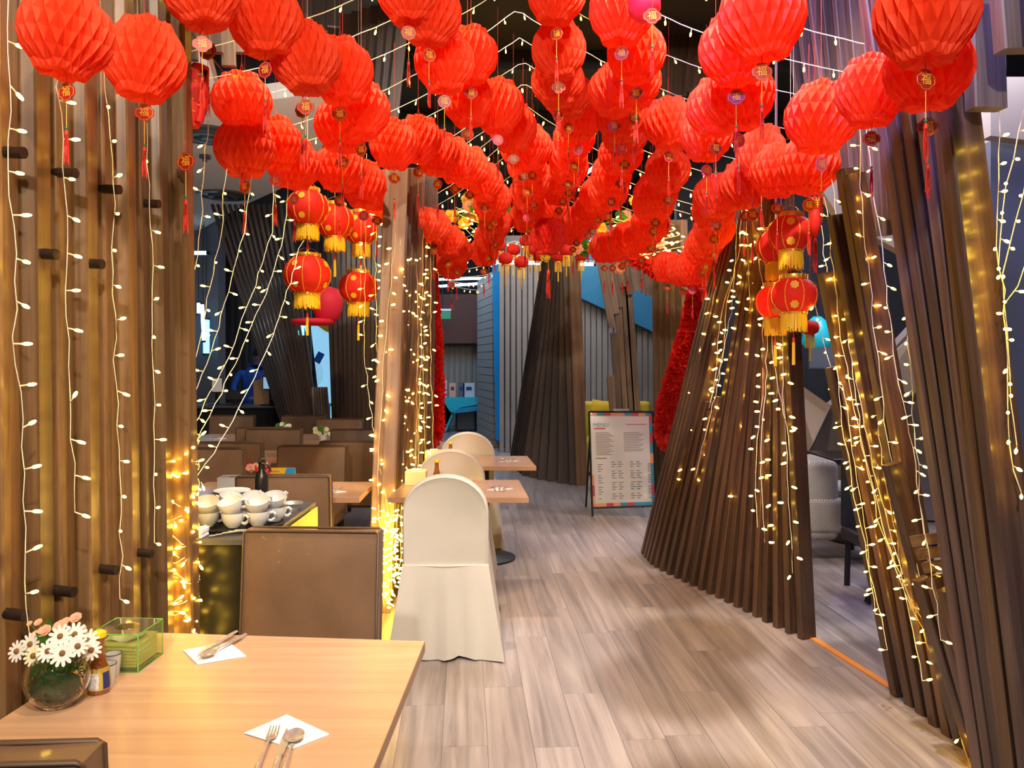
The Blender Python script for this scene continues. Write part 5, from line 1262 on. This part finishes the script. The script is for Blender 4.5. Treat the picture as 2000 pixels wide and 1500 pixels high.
# ================================================================== FAIRY LIGHTS
def bulb_mesh(k=1.0, far=False):
    mb = MB(); L_ = .026*k
    if not far: mb.tube([(0, 0, 0), (0, 0, L_*.65)], .0016*k, 4, 0)
    mb.lathe([(.0018*k, L_*.55), (.0034*k, L_*.70), (.0034*k, L_*.95), (.002*k, L_*1.15), (0, L_*1.2)], 6, m=1, cap=False)
    return mb
BULB = bulb_mesh(1.25).mesh('bulb', ['bulbbase', 'glow'], True)
BF = bulb_mesh(1.7, True)
rb = random.Random(21)
def string(label, pts, gap=.105, single=True, k=1.0, wr=.0013, hang_=None, group='warm fairy light strings', sway=.006, side=None):
    pts = [Vector(p) for p in pts]; o0 = pts[0].copy(); t = thing('fairy_light_string', label, 'fairy lights', o0, group=group)
    n = max(3, int(length(pts)/.06)); q = resample(pts, n)
    q = [p+Vector((rb.uniform(-sway, sway), rb.uniform(-sway, sway), 0)) for p in q]
    mb = MB(); mb.tube([p-o0 for p in q], wr, 4); obj('wire', mb, 'wire', t, smooth=60)
    L_ = length(pts); m = max(1, int(L_/gap)); b = resample(q, max(2, int(m*1)+1)); mb = MB()
    for i, p in enumerate(b[1:]):
        if rb.random() < .04: continue
        if side is None: d = Vector((rb.choice((-1, 1))*rb.uniform(.5, 1), rb.uniform(-.9, .3), rb.uniform(-.6, .35)))
        else: d = Vector(side)+Vector((rb.uniform(-.35, .35), rb.uniform(-.35, .35), rb.uniform(-.2, .2)))
        mt = Matrix.Translation(p-o0) @ d.to_track_quat('Z', 'Y').to_matrix().to_4x4() @ Matrix.Scale(k, 4)
        if single: link('bulb', BULB, t, mtx=mt)
        else: mb.add([mt @ Vector(v) for v in BF.v], BF.f, 0)
    if not single: stuff(obj('bulbs', mb, ['glowfar'], t, smooth=True))
    return t
# overhead strings from the left timber over a ridge to the right timber
def sag(a, b, s_, n=9): return [lerp(a, b, i/(n-1))-Vector((0, 0, s_*4*(i/(n-1))*(1-i/(n-1)))) for i in range(n)]
for i in range(22):
    y = 2.35+.36*i+.012*i*i; xl = -1.25-.04*i*(i < 8) + .0*i; xr = 1.55+.02*i
    zl = 2.72+.035*math.sin(i*2.1)+(.02*i); zr = 2.78+.03*math.cos(i*1.7)+.015*i
    rg = Vector((.06+.03*math.sin(i), y+.3, 3.45+.035*i if i < 12 else 3.87-.10*(i-12)))
    if i > 13: zl = 2.98; zr = 2.99
    pts = sag(Vector((xl, y, zl)), rg, .10)+sag(rg, Vector((xr, y+.1, zr)), .10)[1:]
    string('overhead string of warm lights crossing the walkway, %s from the front' % nth(i), pts, .135 if i < 8 else .115, i < 8, 1.0 if i < 8 else 1.15, .0021 if i < 8 else .0026, sway=.004, side=(0, -.1, -1), group='overhead fairy light strings')
for lab, pts in (('thin support cable above the left lantern rows carrying string ends', [Vector((-1.22, 2.7, 2.80)), Vector((-1.42, 4.5, 2.90)), Vector((-1.55, 7, 3.02)), Vector((-1.55, 14, 3.1))]), ('thin support cable above the right lantern rows carrying string ends', [Vector((1.50, 2.4, 2.80)), Vector((1.66, 4.5, 2.86)), Vector((1.8, 7, 2.98)), Vector((1.98, 14, 3.05))])):
    t = tag(obj('support_cable', MB().tube(pts+[Vector((pts[-1].x, 14, 4.39))], .003, 4), 'blackm'), lab, 'cable')
# four strings on the left screen
def wl(pts, off=1.14): return [P(x, y, off*F/(HX-x)) for x, y in pts]
for lab, pts, sp in [('string of lights down the left screen, nearest the picture edge', [(14, -5), (18, 300), (28, 600), (48, 1000), (58, 1238)], .062),
                     ('string of lights down the left screen, second from the picture edge', [(112, 120), (128, 400), (136, 700), (146, 1000)], .058),
                     ('string of lights down the left screen, third from the picture edge', [(205, 130), (218, 320), (225, 640), (232, 900), (238, 1170)], .062),
                     ('string of lights down the left screen, fourth from the picture edge', [(286, 240), (292, 420), (299, 700), (305, 1060)], .066)]:
    string(lab, wl(pts), sp*1.55, True, 1.0, .0012, side=(.4, rb.choice((-.3, .25)), -.05))
# draped curtain strings between screen and counter
for i, pts in enumerate([
    [(356, 205, 3.0), (357, 450, 3.0), (359, 700, 2.98), (362, 880, 2.95)], [(407, 235, 3.3), (392, 420, 3.2), (376, 560, 3.1), (364, 720, 3.0)],
    [(441, 330, 3.5), (432, 450, 3.4), (410, 560, 3.3), (385, 690, 3.1), (364, 800, 3.0)], [(492, 335, 3.7), (478, 450, 3.6), (440, 590, 3.4), (404, 710, 3.2), (366, 800, 3.0)],
    [(535, 340, 3.9), (531, 450, 3.8), (497, 565, 3.6), (448, 690, 3.4), (395, 800, 3.1), (366, 862, 3.0)], [(562, 355, 4.0), (556, 450, 3.9), (530, 550, 3.7), (470, 690, 3.4), (415, 800, 3.1), (364, 900, 3.0)],
    [(590, 470, 4.1), (568, 550, 3.9), (528, 670, 3.6), (478, 775, 3.4), (430, 865, 3.2), (372, 950, 3.0)]]):
    string('string of lights drawn down to the wrapped post at left, %s from the left' % nth(i), [P(*p) for p in pts], .105, True, 1.0, .0017)
# wrapped post at the end of the screen
t = thing('wrapped_light_bundle', 'dense bundle of warm lights wrapped round the end post of the left screen', 'fairy lights', P(352, 900, 2.92)); o0 = t.location.copy()
mw = MB(); mbb = MB(); n = 26; prev = None; pts = []
for k in range(220):
    f = k/219; a = f*2*PI*13; z = lerp(1.22, .30, f)+.02*math.sin(k*.9)
    pts.append(Vector((P(353, 0, 2.90).x+.055*math.cos(a)*1.0, 2.92+.065*math.sin(a), z))-o0)
mw.tube(pts, .0016, 4); stuff(obj('wire', mw, 'wire', t)); q = resample(pts, 170)
for p in q:
    d = Vector((rb.uniform(-1, 1), rb.uniform(-1, .1), rb.uniform(-.5, .5))); mt = Matrix.Translation(p+Vector((rb.uniform(-.01, .01), rb.uniform(-.02, 0), rb.uniform(-.02, .02)))) @ d.to_track_quat('Z', 'Y').to_matrix().to_4x4()
    link('bulb', BULB, t, mtx=mt)
# lit trunk strings
for i in range(13):
    f = i/12; xb, xt = lerp(742, 842, f), lerp(772, 838, f)+6*math.sin(i*2.3); db, dt = lerp(4.82, 5.9, f), lerp(4.72, 5.9, f)
    yb = 1190-f*60 if i % 2 == 0 else lerp(1180, 960, f)
    xm = lerp(735, 836, f)+8*math.sin(i*1.7)
    string('string of lights down the lit slatted trunk, %s from the left' % nth(i), [P(xt, 455+12*(i % 3), dt), P(lerp(xt, xm, .5)+5*math.sin(i), 660, lerp(dt, db, .4)), P(xm+3, 880, lerp(dt, db, .8)), P(xb+4*math.sin(i*3), yb, db-.03)], .085, False, 1.0, .0016, group='lights on the lit trunk')
for i in range(8):
    x = 744+i*7; string('short tangle of lights at the foot of the lit trunk, %s from the left' % nth(i), [P(x-3, 985, 4.72), P(x+8*math.sin(i), 1060, 4.72), P(x-6, 1130, 4.74), P(x+(6 if i < 2 else -8), 1185-i*9, 4.76)], .032, False, .9, .0014, group='lights on the lit trunk')
for i, pts in enumerate([[(716, 300, 5.2), (712, 560, 5.0), (712, 700, 4.9), (728, 830, 4.85), (748, 950, 4.8), (760, 1010, 4.78)], [(736, 300, 5.1), (733, 560, 5.0), (738, 720, 4.9), (752, 850, 4.85), (764, 960, 4.8)], [(756, 400, 5.0), (745, 600, 5.0), (752, 760, 4.9), (762, 900, 4.85)]]):
    string('slack string of lights left of the lit trunk, %s from the left' % nth(i), [P(*p) for p in pts], .10, True, 1.15, .0018)
# front-right cone strings
for i, (pts) in enumerate([
    [(1398, 560, 5.6), (1372, 700, 5.8), (1338, 860, 5.9), (1322, 980, 5.95)], [(1428, 540, 5.4), (1404, 640, 5.5), (1395, 760, 5.55), (1340, 900, 5.7), (1330, 1015, 5.7)],
    [(1440, 430, 5.3), (1430, 600, 5.2), (1402, 750, 5.3), (1378, 850, 5.4), (1352, 960, 5.5)], [(1458, 420, 5.1), (1466, 600, 5.0), (1470, 800, 5.0), (1448, 900, 5.0), (1440, 970, 5.0)],
    [(1470, 420, 4.9), (1490, 560, 4.75), (1490, 760, 4.7), (1476, 900, 4.65), (1478, 1030, 4.6)], [(1490, 420, 4.7), (1500, 560, 4.55), (1496, 760, 4.5), (1484, 880, 4.45), (1494, 1060, 4.4)],
    [(1505, 420, 4.6), (1502, 620, 4.45), (1520, 760, 4.4), (1535, 820, 4.32), (1545, 900, 4.27)], [(1520, 430, 4.5), (1528, 640, 4.35), (1530, 800, 4.27), (1540, 960, 4.22), (1548, 1120, 4.2)],
    [(1450, 380, 5.2), (1445, 480, 5.1), (1420, 590, 5.3), (1412, 690, 5.4), (1385, 800, 5.5)]]):
    string('string of lights down the front-right slatted cone, %s from the left' % nth(i), [P(*p) for p in pts], .09, False, 1.05, .0015, group='lights on the front-right cone')
# curtains at the right
for i, pts in enumerate([
    [(1612, 385, 3.5), (1630, 560, 3.5), (1650, 700, 3.48), (1690, 900, 3.45), (1745, 1100, 3.4), (1800, 1230, 3.25), (1860, 1380, 3.12), (1892, 1490, 3.0)],
    [(1625, 350, 3.5), (1648, 520, 3.5), (1662, 700, 3.45), (1685, 880, 3.45), (1720, 1030, 3.4), (1780, 1170, 3.3), (1830, 1270, 3.2)],
    [(1640, 340, 3.45), (1658, 560, 3.45), (1672, 740, 3.45), (1690, 840, 3.4), (1728, 1000, 3.4), (1762, 1120, 3.3)],
    [(1604, 440, 3.55), (1628, 640, 3.55), (1648, 760, 3.5), (1668, 900, 3.5), (1690, 1040, 3.45), (1710, 1200, 3.4)],
    [(1676, 240, 3.2), (1684, 420, 3.2), (1700, 560, 3.2), (1718, 740, 3.2), (1738, 880, 3.2), (1760, 1010, 3.2), (1800, 1130, 3.1)],
    [(1690, 240, 3.1), (1716, 440, 3.1), (1736, 620, 3.1), (1758, 760, 3.1), (1780, 860, 3.1), (1795, 960, 3.05), (1815, 1110, 3.0)],
    [(1750, 232, 2.9), (1760, 420, 2.9), (1768, 560, 2.9), (1778, 720, 2.9), (1786, 860, 2.9), (1800, 1000, 2.88), (1812, 1080, 2.88), (1840, 1250, 2.85)],
    [(1700, 560, 3.4), (1712, 760, 3.4), (1722, 900, 3.4), (1750, 1050, 3.35), (1775, 1200, 3.3), (1800, 1330, 3.2)],
    [(1530, 560, 4.1), (1592, 590, 4.0), (1608, 660, 3.9), (1632, 760, 3.75), (1642, 820, 3.65), (1660, 900, 3.55)],
    [(1635, 715, 3.52), (1645, 830, 3.52), (1668, 960, 3.5), (1700, 1120, 3.45), (1735, 1270, 3.4)]]):
    string('curtain string of lights before the near right tree, %s of ten from the left' % nth(i), [P(*p) for p in pts], .088, True, 1.0, .0016)
for i, pts in enumerate([
    [(1955, 215, 2.3), (1948, 380, 2.3), (1944, 500, 2.3), (1958, 560, 2.3), (1966, 700, 2.3), (1972, 900, 2.3), (1992, 960, 2.3)],
    [(1998, 205, 2.3), (1978, 330, 2.3), (1950, 430, 2.3), (1946, 520, 2.3)],
    [(2010, 330, 2.3), (1985, 420, 2.3), (1966, 500, 2.3), (1955, 560, 2.3), (1968, 640, 2.3)],
    [(2016, 470, 2.3), (1990, 560, 2.3), (1962, 600, 2.3), (1974, 760, 2.3), (1985, 870, 2.3)]]):
    string('string of lights at the right picture edge beside the broad plank, %s of four' % nth(i), [P(*p) for p in pts], .075, True, 1.0, .0016, side=(-.2, -.6, -.2))
# dense cluster at the necks
for i in range(6):
    string('short string of lights bunched at the cone neck at right, %s of six' % nth(i), [P(1380+i*14, 395+i*7, 6.6-i*.15), P(1420+i*10, 440+i*8, 6.5-i*.15), P(1470+i*5, 450+i*8, 6.3-i*.15)], .05, False, 1.2, .002, group='lights bunched at the cone neck')
for i in range(6):
    string('short string of lights among the blossoms right of centre, %s of six' % nth(i), [P(1190+i*8, 425+i*8, 7.6), P(1250, 440+i*12, 7.6), P(1300+i*8, 430+i*10, 7.6)], .05, False, 1.3, .002, group='lights among the blossoms')
for i in range(4):
    string('short string of lights among the blossoms left of centre, %s of four' % nth(i), [P(890+i*6, 405+i*14, 7.6), P(930, 420+i*16, 7.6), P(975+i*3, 410+i*12, 7.6)], .05, False, 1.3, .002, group='lights among the blossoms')
